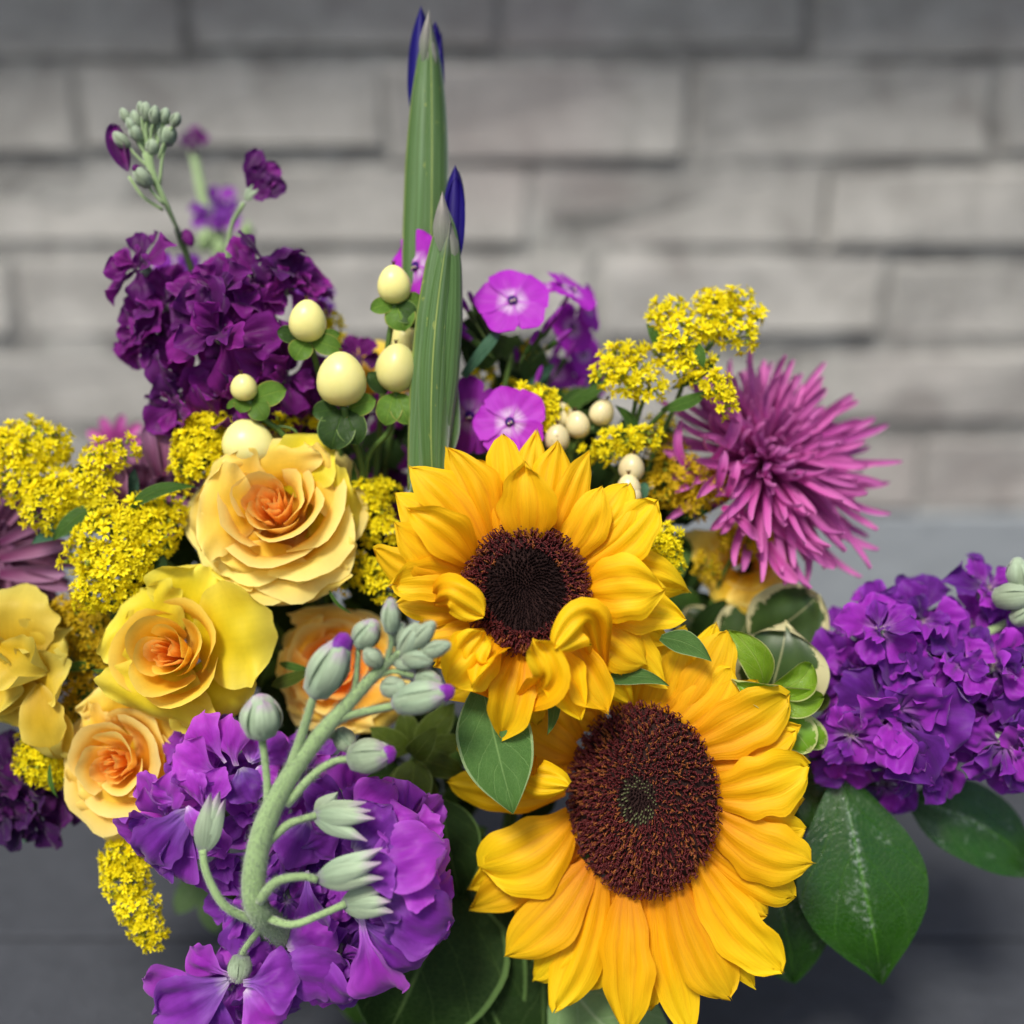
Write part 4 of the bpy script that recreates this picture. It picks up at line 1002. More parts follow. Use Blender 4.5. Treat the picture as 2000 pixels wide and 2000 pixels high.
ped([(500, 1800, 170), (440, 1770, 200), (405, 1710, 205), (395, 1660, 195)], [11, 10, 9, 9]); sepals(at(396, 1660, 190), [(.3, 1, .1), (.08, 1, .2), (.5, .9, .1)], 124, 36)
ped([(520, 1800, 120), (480, 1850, 120), (470, 1875, 120)], [9, 7, 7], (468, 1892, 122), 56, 25, None, (-.1, -1, .2))
for (x, y, r, z, ax, ay) in [(330, 1600, 84, 150, -.5, -.2), (395, 1450, 84, 120, -.3, .5), (520, 1480, 70, 110, .3, .3), (690, 1580, 84, 130, .4, .2), (800, 1640, 90, 160, .5, .2), (820, 1790, 86, 150, .4, -.4), (560, 1760, 76, 110, -.1, -.2), (660, 1870, 70, 110, .2, -.3), (470, 1960, 96, 110, -.1, -.3), (600, 1500, 70, 80, 0, .2)]:
    stock_floret(s3, at(x - (16 if x > 700 else 0), y, z - 50 - (34 if y < 1500 else 0) + ru(-24, 16)), (ax, ay, 1), r * (.68 if y < 1500 else .85), 'st_fore')
BIG = [(375, 1578, 266, 1690, 96, 150, 130), (378, 1600, 336, 1748, 72, 146, 120), (365, 1575, 408, 1640, 60, 160, 166), (355, 1640, 300, 1720, 66, 120, 100), (355, 1560, 286, 1542, 58, 140, 120), (400, 1580, 366, 1505, 60, 140, 150), (410, 1580, 436, 1500, 64, 130, 140), (390, 1600, 440, 1680, 60, 130, 120),
 (432, 1515, 340, 1458, 88, 120, 130), (440, 1490, 368, 1398, 80, 116, 120), (462, 1496, 446, 1398, 100, 110, 120), (490, 1490, 520, 1410, 90, 110, 110), (490, 1490, 560, 1440, 80, 120, 120), (470, 1500, 500, 1570, 90, 130, 140), (440, 1520, 400, 1560, 60, 130, 140), (500, 1500, 540, 1530, 60, 120, 130),
 (690, 1660, 768, 1575, 110, 170, 180), (705, 1700, 880, 1650, 128, 180, 186), (730, 1755, 895, 1822, 140, 170, 170), (705, 1790, 766, 1966, 112, 160, 140), (695, 1790, 836, 1892, 112, 150, 140), (690, 1600, 770, 1528, 92, 140, 150), (720, 1640, 820, 1590, 92, 150, 150), (750, 1700, 860, 1740, 100, 190, 190), (700, 1720, 770, 1690, 90, 200, 210), (770, 1650, 880, 1700, 90, 140, 140),
 (455, 1912, 272, 1945, 140, 130, 120), (445, 1915, 300, 1985, 120, 140, 130), (450, 1905, 350, 1868, 90, 110, 110), (475, 1920, 590, 1905, 110, 150, 150), (480, 1932, 560, 2000, 120, 150, 150), (530, 1885, 690, 1900, 120, 120, 120), (560, 1850, 660, 1800, 110, 120, 120), (580, 1850, 690, 1980, 110, 120, 110), (430, 1930, 400, 2020, 110, 130, 130), (600, 1600, 560, 1700, 90, 90, 110), (600, 1700, 640, 1830, 90, 110, 120), (580, 1660, 660, 1640, 70, 100, 120)]
for i, (bx, by, tx, ty, w, z0, z1) in enumerate(BIG):
    part(s3, 'petal', petal(at(bx, by, z0), at(tx, ty, z1), w, rng.choice((P_CLAW, P_ROUND)), N=(ru(-.5, .5), ru(-.5, .5), 1), bend=ru(.0, .18), cup=ru(-.12, .22), fold=ru(0, .25), tip=ru(-.3, .05), ruf=.07, ruff=ru(3, 6), wr=.06, edge=.12, rd=.15, ridge=.02, cr=.018, twist=ru(-.5, .5), seed=1500 + i * 7, nu=18, nv=20), MAT['st_fore'])
for (x, y) in ((350, 1620), (420, 1520), (430, 1660), (500, 1560), (560, 1640), (560, 1720), (640, 1700), (700, 1640), (760, 1640), (700, 1740), (780, 1760), (640, 1840), (560, 1900), (460, 1920), (480, 1760), (690, 1860)):
    stock_floret(s3, at(x, y, 40 + ru(-14, 14)), (ru(-.3, .3), ru(-.3, .3), 1), 60, 'st_fore')
tie_stem(s3, at(560, 1840, 80), 14, MAT['stem'])

# right spike
s4 = thing('stock_spike', 'magenta violet stock spike reaching out past the right edge', 'stock flower', at(1600, 1400, -40), g_st)
part(s4, 'stem', tube([at(1500, 1500, -100), at(1650, 1380, -70), at(1800, 1300, -60), at(1960, 1220, -50), at(2060, 1170, -50)], [13, 12, 11, 9, 7], 8, 16), MAT['stem_pale'])
for (x, y, r, z, ax, ay) in [(1668, 1262, 56, -90, -.3, .4), (1735, 1200, 70, -50, 0, .6), (1800, 1215, 74, -40, .1, .6), (1660, 1320, 66, -50, -.3, .1), (1740, 1300, 76, -20, -.1, .2), (1820, 1340, 80, 0, .1, 0), (1740, 1390, 92, 20, -.1, -.1), (1660, 1462, 60, -40, -.4, -.4), (1680, 1440, 66, -30, -.2, -.2), (1820, 1460, 76, -20, .1, -.6), (1730, 1530, 60, -50, 0, -.9), (1890, 1370, 70, -10, .2, -.1), (1940, 1300, 74, 0, .2, .2), (1990, 1470, 66, -10, .2, -.6), (1985, 1380, 66, -10, .4, 0), (1930, 1150, 56, -50, .2, .7), (2010, 1290, 60, -10, .4, .1)]:
    stock_floret(s4, at(x, y, z - 25 + ru(-30, 25)), (ax, ay, 1), r, 'st_right')
for (x, y, L, R, ax) in ((1990, 1120, 70, 26, (-.2, 1, .2)), (1980, 1165, 84, 30, (.8, .1, .3)), (2000, 1200, 60, 24, (.6, .5, .3)), (1996, 1320, 50, 20, (.8, .3, .3))):
    bud(s4, at(x, y, 10), ax, L, R, None, MAT['calyx'])
for (x, y) in ((1660, 1330), (1760, 1260), (1900, 1230), (1680, 1420), (1800, 1400), (1870, 1350), (1940, 1350), (1840, 1440), (1980, 1260)):
    stock_floret(s4, at(x, y, -110 + ru(-14, 14)), (ru(-.3, .3), ru(-.3, .3), 1), 58, 'st_right')
for (x, y, r, ax, ay) in ((1768, 1400, 76, -.2, .1), (1962, 1452, 72, .2, -.2), (1662, 1436, 58, -.3, -.2), (1880, 1300, 66, .1, .2), (1720, 1230, 60, -.1, .6), (1790, 1500, 58, 0, -.5)):
    stock_floret(s4, at(x, y, 14), (ax, ay, 1), r * .9, 'st_right', (5, 3, 1))
tie_stem(s4, at(1500, 1500, -100), 12, MAT['stem'])

# ================================================================== IRIS BUDS
g_ir = 'iris buds standing upright at the centre'
MAT['paper'] = m_petal('iris papery tip', [(0, srgb('#8c9880')), (.6, srgb('#a8a49c')), (1, srgb('#d8d2c4'))], streak=.35, streaks=16, transl=.45, var=.05, rough=.6)
def iris(label, spec):
    t = thing('iris_bud', label, 'iris', at(*spec['base']), g_ir)
    for (pts, w, mat, kw) in spec['petals']:
        B, T = at(*pts[0]), at(*pts[1])
        part(t, 'petal', petal(B, T, w, P_LANCE if kw.get('l') else P_OVAL, N=kw.get('N', (0, 0, 1)), cup=kw.get('cup', -.4), bend=kw.get('bend', .02), seed=5, nu=12, nv=18), MAT[mat])
    for (pts, w, kw) in spec['sheath']:
        B, T = at(*pts[0]), at(*pts[1])
        part(t, 'spathe', petal(B, T, w, kw.pop('prof', P_BLADE), nu=16, nv=28, **kw), MAT['spathe'])
    part(t, 'stem', tube([at(*p) for p in spec['stem']], [13, 12, 12], 8, 10), MAT['stem'])
    for pts, rad in spec['core']:
        vv, ff, uu = tube([at(*p) for p in pts], rad, 20, 30)
        zc = np.interp(np.arange(31), np.linspace(0, 30, len(pts)), [p[2] for p in pts]).repeat(20)
        vv = np.array(vv); vv[:, 2] = zc + (vv[:, 2] - zc) * .55
        part(t, 'spathe', (vv, ff, uu), MAT['spathe'])
    for (pts, w, kw) in spec['paper']:
        part(t, 'spathe_tip', petal(at(*pts[0]), at(*pts[1]), w, P_LANCE, nu=8, nv=14, **kw), MAT['paper'])
    return t
P_BLADE = [(0, .62), (.2, .82), (.45, 1.0), (.6, .97), (.78, .78), (.9, .48), (.97, .2), (1, .04)]
iris('taller iris bud with narrow green sheath reaching the top edge', dict(base=(830, 700, -60),
 petals=[(((812, 240, -66), (822, 10, -64), ), 46, 'iris', dict(cup=-.6)), (((838, 200, -72), (850, 40, -70)), 36, 'iris', dict(cup=-.5)), (((850, 230, -70), (862, 60, -76)), 26, 'iris', dict(cup=-.4, l=1))],
 sheath=[((( 836, 640, -42), (840, 34, -44)), 62, dict(cup=-.5, bend=.01, ridge=.02, wr=.01, seed=2, side=.01))],
 core=[([(818, 640, -66), (822, 480, -64), (826, 320, -62), (830, 200, -60), (834, 110, -58), (836, 50, -56)], [34, 38, 36, 29, 18, 3])],
 paper=[(((826, 120, -48), (838, 18, -46)), 24, dict(cup=-.5, seed=1)), (((844, 150, -50), (842, 60, -48)), 20, dict(cup=-.4, seed=2))],
 stem=[(830, 600, -66), (832, 800, -80), (850, 1000, -120)]))
iris('shorter iris bud with broad green sheath and indigo tip beside it', dict(base=(830, 900, 10),
 petals=[(((882, 520, 2), (889, 322, 4)), 44, 'iris', dict(cup=-.5)), (((872, 500, 6), (862, 400, 8)), 34, 'iris', dict(cup=-.5, l=1)), (((886, 530, -4), (892, 350, -6)), 40, 'iris', dict(cup=.3))],
 sheath=[(((846, 960, 20), (880, 430, 34)), 82, dict(cup=-.5, fold=.0, bend=.03, side=-.03, wr=.01, seed=6, ridge=.02)), (((812, 965, 14), (852, 470, 22)), 44, dict(cup=-.45, bend=.03, side=.05, seed=7, ridge=.03)), (((872, 900, -6), (892, 740, 0)), 36, dict(cup=-.2, bend=.02, seed=9, prof=P_LANCE))],
 core=[([(830, 960, 0), (838, 860, 2), (848, 740, 6), (858, 620, 10), (866, 520, 12), (870, 450, 14), (868, 400, 16)], [34, 42, 48, 46, 36, 22, 4])],
 paper=[(((862, 490, 34), (864, 372, 30)), 34, dict(cup=-.4, seed=3, wr=.06)), (((884, 520, 22), (872, 410, 24)), 32, dict(cup=-.5, seed=4, wr=.06)), (((866, 420, 28), (860, 382, 30)), 12, dict(cup=-.3, seed=5, twist=1.2))],
 stem=[(828, 920, 0), (840, 1050, -20), (880, 1200, -100)]))

# ================================================================== PHLOX
PHV = {k: petal_variants(MAT[k], 5, prof=[(0, .16), (.2, .4), (.5, .86), (.75, 1.0), (.92, .9), (1, .7)], ruf=.02, wr=.02, cr=0., rd=.16, edge=.03, tip=-.08, cup=.05, ridge=.015) for k in ('phlox', 'phlox_dk')}
TUBE = mesh_from('floret', Geo().add(*lathe(V(0, 0, -.9), V(0, 0, 1), [(0, .05), (.5, .06), (.85, .09), (.93, .13)], 10)), [MAT['phlox_dk']], conv=False)
EYE = mesh_from('eye', Geo().add(*lathe(V(0, 0, -.02), V(0, 0, 1), [(0, .12), (.045, .11), (.04, .05), (.0, .02)], 12)), [MAT['iris']], conv=False)
ANTH = mesh_from('anther', Geo().add(*tube([V(-.04, -.07, 0), V(-.03, -.05, .08)], [.02, .025], 5, 3)).add(*tube([V(.05, -.06, 0), V(.04, -.04, .08)], [.02, .025], 5, 3)), [MAT['berry_w']], conv=False)
def phlox_floret(t, p, ax, r, key='phlox', roll=0.):
    F = place(p, ax, r, roll)
    fo = inst(t, 'floret', TUBE, F)
    for i in range(5):
        M = F @ Matrix.Translation((0, 0, .0)) @ Matrix.Rotation(2 * math.pi * i / 5, 4, 'Z') @ Matrix.Rotation(ru(-.05, .12), 4, 'X') @ Matrix.Rotation(.08, 4, 'Y') @ Matrix.Diagonal((.98, ru(.97, 1.03), 1, 1))
        inst(fo, 'petal', rng.choice(PHV[key]), M)
    inst(fo, 'eye', EYE, F @ Matrix.Translation((0, 0, .015))); inst(fo, 'anther', ANTH, F @ Matrix.Translation((0, 0, .03)))
    return fo
g_ph = 'pink purple phlox heads'
def phlox_buds(t, pts, col='phlox_dk'):
    for (x, y, x2, y2, L, z) in pts:
        c = at(x, y, z); b = at(x2, y2, z - 10); ax = nrm(c - b)
        part(t, 'bud', lathe(c - ax * L * .5, ax, [(0, 3), (L * .3, 4), (L * .6, 7), (L * .85, 5.5), (L, 1)], 8), MAT[col])
        part(t, 'sepal', lathe(c - ax * L * .62, ax, [(0, 3), (L * .15, 5.5), (L * .4, 5.2), (L * .5, 3.6)], 8, 5, .2), MAT['leaf'])
        part(t, 'pedicel', tube([b, (b + c) / 2, c - ax * L * .55], [2.5, 2.5, 3], 5, 5), MAT['stem'])
p1 = thing('phlox_head', 'phlox head with one flat open floret facing forward, right of the irises', 'phlox', at(1010, 720, -140), g_ph)
phlox_floret(p1, at(1001, 587, -60), (-.0, .42, 1), 82, roll=.15)
phlox_floret(p1, at(1118, 566, -150), (.55, .8, .45), 66, roll=.5)
phlox_floret(p1, at(1060, 560, -170), (-.1, .9, .4), 50, roll=.2)
phlox_floret(p1, at(1118, 640, -230), (.6, .1, .8), 62, 'phlox', roll=.2)
phlox_floret(p1, at(1150, 600, -210), (.9, .2, .5), 56, 'phlox', roll=.9)
phlox_buds(p1, [(910, 600, 960, 680, 60, -90), (905, 640, 960, 690, 50, -90), (915, 660, 965, 700, 50, -80), (1065, 640, 1020, 700, 70, -90), (1080, 625, 1030, 700, 70, -100), (1095, 660, 1030, 710, 60, -110), (925, 590, 965, 670, 50, -120), (1040, 665, 1015, 710, 50, -80)])
part(p1, 'stem', tube([at(1000, 690, -100), at(985, 760, -120), at(960, 900, -160)], [5, 6, 7], 7, 10), MAT['stem'])
p2 = thing('phlox_head', 'pair of phlox florets tucked between the iris and the upper sunflower', 'phlox', at(950, 860, -60), g_ph)
phlox_floret(p2, at(996, 824, -20), (-.25, .15, 1), 78, roll=.35)
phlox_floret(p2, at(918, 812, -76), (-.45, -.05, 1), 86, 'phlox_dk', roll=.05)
part(p2, 'stem', tube([at(985, 830, -90), at(970, 900, -120), at(960, 1000, -160)], [5, 6, 7], 7, 10), MAT['stem'])
p3 = thing('phlox_head', 'phlox floret seen side on, left of the shorter iris', 'phlox', at(800, 560, -60), g_ph)
phlox_floret(p3, at(812, 520, -40), (-.62, .1, .8), 76, roll=.0)
part(p3, 'stem', tube([at(835, 530, -90), at(835, 640, -100), at(820, 800, -120)], [4, 5, 6], 7, 10), MAT['stem_dk'])
p4 = thing('phlox_head', 'out of focus phlox florets and buds in the greenery behind the centre', 'phlox', at(1100, 760, -260), g_ph)
phlox_floret(p4, at(1140, 690, -300), (.6, .2, .8), 56, 'phlox', roll=.2)
phlox_floret(p4, at(1090, 730, -290), (.1, .2, .8), 46, 'phlox_dk', roll=.2)
phlox_floret(p4, at(1155, 740, -330), (.4, .1, .8), 50, 'phlox', roll=.8)
phlox_buds(p4, [(1050, 740, 1030, 800, 60, -110), (1075, 720, 1040, 800, 60, -150), (1110, 690, 1060, 770, 70, -200), (1085, 690, 1050, 760, 60, -220), (1130, 760, 1090, 830, 60, -240), (960, 720, 990, 790, 50, -200), (1010, 700, 1020, 780, 50, -200)])
part(p4, 'stem', tube([at(1090, 760, -290), at(1060, 830, -260), at(1020, 960, -220)], [6, 6, 7], 7, 10), MAT['stem'])

# ================================================================== BERRIES
g_hy = 'hypericum berry sprigs'
def berry(t, x, y, z, r, ax=(0, 1, .3), k=1.12, mat='berry', tip=True):
    c = at(x, y, z); ax = nrm(ax)
    pr = []
    for i in range(13):
        a = math.pi * i / 12
        hh = -math.cos(a); pr.append((hh * r * k * (1.06 if hh > 0 else .98), max(.6, math.sin(a) * r * (1 - .11 * hh - .05 * hh**3))))
    o = part(t, 'berry', lathe(c, ax + V(ru(-.12, .12), 0, 0), pr, 22, 3, .035, ru(0, 6)), MAT[mat])
    if tip:
        tp = c + ax * r * k
        g = Geo()
        for q in (-1, 0, 1):
            g.add(*tube([tp - ax * 2, tp + ax * 5 + V(q * 1.5, 0, 0), tp + ax * 10 + V(q * 4, 0, 0)], [1.8, 1.3, .7], 5, 4))
        part(o, 'style', g, MAT['berry_tip'])
    return c
def hleaf(t, b, e, w, z0, z1, mat='leaf_hyp', **kw):
    k = dict(bend=.1, cup=.1, fold=.1, tip=-.1, seed=rng.randrange(999)); k.update(kw)
    part(t, 'leaf', petal(at(*b, z0), at(*e, z1), w, P_OVAL, nu=8, nv=12, **k), MAT[mat])
def hstem(t, pts, r=6, mat='stem'): part(t, 'stem', tube([at(*p) for p in pts], [r] * len(pts), 8, 4 * len(pts)), MAT[mat])
h1 = thing('berry_sprig', 'hypericum sprig whose round cream berry stands highest, left of the irises', 'berry sprig', at(770, 640, -20), g_hy)
berry(h1, 770, 557, 0, 33)
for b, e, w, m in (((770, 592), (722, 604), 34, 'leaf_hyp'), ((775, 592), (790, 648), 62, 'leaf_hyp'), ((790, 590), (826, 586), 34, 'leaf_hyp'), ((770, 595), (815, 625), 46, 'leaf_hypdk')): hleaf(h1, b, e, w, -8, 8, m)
hstem(h1, [(772, 592, -6), (760, 660, -20), (748, 760, -60), (730, 980, -120)])
h2 = thing('berry_sprig', 'hypericum sprig with oval cream berry over four spread green leaflets', 'berry sprig', at(605, 740, 0), g_hy)
berry(h2, 601, 628, 10, 36)
for b, e, w, m in (((590, 662), (540, 645), 34, 'leaf_hypdk'), ((600, 664), (575, 704), 48, 'leaf_hyp'), ((610, 664), (668, 684), 42, 'leaf_hyp'), ((620, 660), (664, 652), 26, 'leaf_hyp')): hleaf(h2, b, e, w, 0, 16, m)
hstem(h2, [(604, 662, 2), (620, 720, -30), (640, 800, -60), (700, 1000, -120)])
h3 = thing('berry_sprig', 'hypericum sprig with the largest pale cream berry, above the apricot rose', 'berry sprig', at(665, 840, 10), g_hy)
berry(h3, 668, 742, 24, 48, (0, 1, .25), 1.08)
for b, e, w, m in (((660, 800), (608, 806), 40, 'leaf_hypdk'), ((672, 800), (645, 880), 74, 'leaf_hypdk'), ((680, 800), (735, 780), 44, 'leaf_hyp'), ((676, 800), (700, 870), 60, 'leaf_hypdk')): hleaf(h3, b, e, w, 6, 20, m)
hstem(h3, [(672, 794, 18), (680, 830, 0), (705, 900, -40), (712, 1000, -80)], 7)
h4 = thing('berry_sprig', 'hypericum sprig with cream berry touching the broad iris sheath', 'berry sprig', at(770, 820, 0), g_hy)
berry(h4, 775, 720, 0, 42, (0, 1, .3), 1.12)
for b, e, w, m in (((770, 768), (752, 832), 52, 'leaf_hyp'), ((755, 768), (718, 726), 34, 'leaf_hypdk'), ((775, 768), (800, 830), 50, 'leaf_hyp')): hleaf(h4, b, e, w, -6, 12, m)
hstem(h4, [(774, 766, -6), (760, 840, -20), (718, 895, -44), (712, 1000, -90)])
h5 = thing('berry_sprig', 'small yellow berry sprig with rounded light green leaves, above the goldenrod', 'berry sprig', at(500, 820, 0), g_hy)
berry(h5, 477, 757, 14, 26, (-.1, 1, .5), 1.0)
for b, e, w, m in (((495, 780), (560, 760), 50, 'leaf_hyp'), ((495, 782), (520, 820), 46, 'leaf_hyp'), ((480, 784), (468, 806), 34, 'leaf_hyp'), ((470, 776), (442, 798), 14, 'leaf_hyp')): hleaf(h5, b, e, w, 4, 18, m)
hstem(h5, [(484, 780, 6), (510, 815, -10), (560, 860, -30), (600, 980, -80)])
hstem(h5, [(520, 830, -20), (575, 840, -20), (585, 880, -30)], 3)
h6 = thing('berry_sprig', 'hypericum sprig with large pale berry resting behind the apricot rose rim', 'berry sprig', at(490, 880, -20), g_hy)
berry(h6, 486, 868, -10, 47, (1, -.35, .2), 1.1, tip=False)
hstem(h6, [(540, 900, -30), (580, 960, -60), (620, 1080, -100)])
h7 = thing('berry_sprig', 'half hidden cream berry farther back, behind the upper berries', 'berry sprig', at(795, 680, -150), g_hy)
berry(h7, 792, 668, -140, 34); hstem(h7, [(790, 700, -150), (770, 800, -170), (740, 1000, -200)])
g_iv = 'ivory berries near the upper sunflower'
w1 = thing('berry_sprig', 'cluster of four dull ivory berries above the upper sunflower', 'berry sprig', at(1110, 900, -30), g_iv)
for x, y, z, r, a in ((1098, 812, -70, 24, (-.1, 1, .2)), (1129, 830, -50, 25, (-.2, 1, .3)), (1088, 856, -30, 25, (.0, 1, .35)), (1175, 806, -60, 25, (.4, 1, .3))):
    c = berry(w1, x, y, z, r, a, 1.08, 'berry_w')
    part(w1, 'stem', tube([c - nrm(a) * r * .9, at(1115, 890, z - 20), at(1110, 960, -90)], [3.5, 3.5, 4], 6, 8), MAT['stem'])
w2 = thing('berry_sprig', 'pair of small ivory berries at the upper right petals of the sunflower', 'berry sprig', at(1240, 1000, -30), g_iv)
for x, y, z, r, a in ((1234, 914, -30, 26, (.1, 1, .3)), (1228, 952, -14, 24, (-.05, 1, .3)), (1238, 968, -6, 16, (0, 1, .4))):
    c = berry(w2, x, y, z, r, a, 1.05, 'berry_w')
    part(w2, 'stem', tube([c - nrm(a) * r * .9, at(1245, 985, z - 20), at(1230, 1060, -90)], [3.5, 3.5, 4], 6, 8), MAT['stem'])
hleaf(w2, (1245, 985), (1262, 940), 24, -30, -30, 'leaf_blue')

# ================================================================== GOLDENROD
def floret_geo(n_ray, seed, mi=(0, 1)):
    r = random.Random(seed); g = Geo()
    g.add(*lathe(V(0, 0, -.9), V(0, 0, 1), [(0, .1), (.3, .26), (.75, .22)], 6), m=mi[1])
    for k in range(n_ray):
        th = 2 * math.pi * k / n_ray + r.uniform(-.2, .2); el = r.uniform(.15, .75)
        d = V(math.cos(th) * math.cos(el), math.sin(th) * math.cos(el), math.sin(el))
        g.add(*petal(d * .1, d * r.uniform(.85, 1.2) + V(0, 0, r.uniform(-.1, .1)), .36, P_ROUND, N=tuple(nrm(V(-d[0] * .6, -d[1] * .6, 1))), cup=.2, bend=.08, nu=2, nv=4, seed=k), m=mi[0])
    for k in range(5):
        th = r.uniform(0, 6.28); d = V(math.cos(th) * .3, math.sin(th) * .3, .9)
        g.add(*tube([V(0, 0, 0), d * .75], [.09, .11], 4, 1), m=mi[0])
    return g
GF = [mesh_from('floret', floret_geo(8 + k % 3, k), [MAT['gold'], MAT['gold_gr']], conv=False) for k in range(5)]
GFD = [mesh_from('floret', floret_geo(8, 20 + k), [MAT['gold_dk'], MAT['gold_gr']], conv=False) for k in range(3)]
g_go = 'goldenrod sprays'
def goldenrod(label, blobs, stems, leaves=(), dens=1., fr=13, dark=False, sm='stem'):
    """blobs: (px,py,z,rx,ry)  stems: lists of (px,py,z)"""
    x0, y0, z0 = blobs[0][:3]
    t = thing('goldenrod_spray', label, 'goldenrod', at(x0, y0, z0 - 30), g_go)
    cnt = 0; extra = []
    for (x, y, z, rx, ry) in blobs:
        c = at(x, y, z); n = int(dens * 2.1 * rx * ry / (fr * fr) )
        for i in range(n):
            u = (i + .5) / n; th = i * 2.39996 + x
            cz = 1 - u * 1.15; rr = math.sqrt(max(0, 1 - cz * cz)); 
            d = V(rr * math.cos(th), rr * math.sin(th), cz)
            p = c + V(d[0] * rx, d[1] * ry, d[2] * min(rx, ry) * .7) * ru(.72, 1.1)
            ax = nrm(d + V(ru(-.4, .4), ru(-.2, .6), ru(0, .5)))
            M = place(p, ax, fr * ru(1.0, 1.45), ru(0, 6.28))
            if cnt < 290: inst(t, 'floret', rng.choice(GFD if dark else GF), M)
            cnt += 1
        g = Geo()
        for i in range(max(4, int(rx / 6))):        # twiglets feeding the heads
            th = ru(0, 6.28); q = c + V(math.cos(th) * rx * .75, math.sin(th) * ry * .75, ru(-.1, .4) * rx)
            g.add(*tube([c + V(0, -ry * .3, -rx * .7), (c + q) / 2 + V(0, 0, -6), q], [2.6, 2, 1.6], 4, 4))
        part(t, 'twig', g, MAT['gold_gr'])
    for s in stems:
        part(t, 'stem', tube([at(*p) for p in s], np.linspace(3.5, 6.5, len(s)).tolist(), 7, 4 * len(s)), MAT[sm])
    for (b, e, w, m, kw) in leaves:
        k = dict(bend=.08, fold=.15, cup=.05, tip=-.06, side=.06, seed=rng.randrange(999)); k.update(kw)
        part(t, 'leaf', petal(at(*b), at(*e), w, P_LEAF, nu=8, nv=14, **k), MAT[m])
    return t
goldenrod('goldenrod spray at the far left edge, topmost of the left ones', [(60, 870, -60, 72, 48), (25, 880, -60, 40, 46), (110, 868, -60, 34, 36), (40, 940, -50, 52, 42), (95, 990, -40, 50, 50), (130, 960, -40, 44, 36), (90, 925, -60, 46, 30)],
          [[(90, 930, -80), (160, 1000, -90), (300, 1080, -110), (420, 1180, -140)], [(40, 940, -80), (110, 985, -90), (160, 1005, -95)]], [((200, 985, -30), (100, 1058, -10), 34, 'leaf', {}), ((190, 1020, -50), (55, 1064, -40), 34, 'leaf_blue', {}), ((175, 905, -90), (140, 935, -90), 20, 'leaf', {})])
goldenrod('small bright goldenrod tuft left of the mauve petals', [(200, 895, -30, 42, 30), (238, 880, -30, 30, 26), (178, 945, -30, 40, 40), (200, 975, -30, 30, 30)], [[(200, 920, -50), (240, 1010, -70), (320, 1120, -120)]], [((250, 985, -60), (262, 912, -70), 26, 'leaf_blue', {})])
goldenrod('broad goldenrod mass above the lemon rose', [(215, 1050, -10, 66, 50), (270, 1010, -20, 50, 36), (300, 1040, -30, 50, 50), (230, 1110, 0, 66, 50), (180, 1150, 0, 36, 40), (215, 1160, 0, 50, 30), (155, 1085, -20, 34, 26), (330, 990, -40, 40, 34), (262, 1090, -5, 40, 40)],
          [[(240, 1080, -40), (290, 1120, -60), (340, 1180, -100)]], [((246, 1002, -10), (385, 950, 10), 26, 'leaf', dict(side=-.12)), ((300, 1060, -20), (325, 1165, 0), 50, 'leaf_dk', {}), ((330, 1060, -40), (290, 1130, -30), 40, 'leaf', {}), ((290, 1130, -40), (250, 1180, -20), 50, 'leaf_dk', {})])
goldenrod('goldenrod cone standing under the dark wine spike', [(405, 830, -60, 42, 36), (390, 870, -50, 50, 40), (420, 890, -50, 36, 30), (375, 915, -40, 40, 30), (400, 850, -50, 46, 36), (365, 890, -50, 28, 26)], [[(400, 880, -80), (410, 980, -100), (430, 1100, -140)]], [((385, 925, -40), (402, 890, -20), 16, 'leaf_dk', {})])
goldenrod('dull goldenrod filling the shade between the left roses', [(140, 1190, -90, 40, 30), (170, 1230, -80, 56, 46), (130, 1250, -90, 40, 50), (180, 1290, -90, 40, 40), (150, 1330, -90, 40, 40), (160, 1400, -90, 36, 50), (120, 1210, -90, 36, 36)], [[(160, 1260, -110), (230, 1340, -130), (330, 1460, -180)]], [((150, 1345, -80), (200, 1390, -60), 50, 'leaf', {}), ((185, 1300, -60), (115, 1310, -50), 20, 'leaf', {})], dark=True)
goldenrod('goldenrod tuft hanging under the drooping pale petal', [(80, 1490, -40, 46, 36), (110, 1510, -40, 40, 26), (60, 1460, -40, 30, 30)], [[(90, 1480, -60), (160, 1470, -90), (260, 1500, -140)]], [((98, 1490, -10), (112, 1560, 0), 10, 'leaf', {})], fr=11)
goldenrod('goldenrod tail drooping below the lower left apricot rose', [(245, 1670, -20, 46, 36), (250, 1720, -15, 44, 40), (265, 1770, -12, 40, 36), (285, 1810, -10, 34, 30), (300, 1835, -10, 22, 22), (230, 1690, -20, 28, 28)], [[(300, 1840, -30), (270, 1740, -40), (290, 1620, -80), (380, 1560, -140)]], (), fr=11)
goldenrod('goldenrod sprig squeezed between the apricot rose and upper sunflower', [(715, 965, -60, 36, 30), (750, 960, -70, 26, 24), (730, 1000, -60, 30, 26), (745, 1030, -60, 30, 26), (720, 1040, -60, 20, 22), (725, 1120, -50, 30, 30), (750, 1150, -40, 24, 24), (700, 1100, -60, 22, 20), (670, 1140, -70, 18, 18)],
          [[(735, 990, -80), (740, 1080, -90), (760, 1200, -140)], [(760, 1170, -60), (740, 1120, -80), (745, 1060, -90)]], [((685, 985, -60), (689, 900, -50), 14, 'leaf', {})], fr=12)
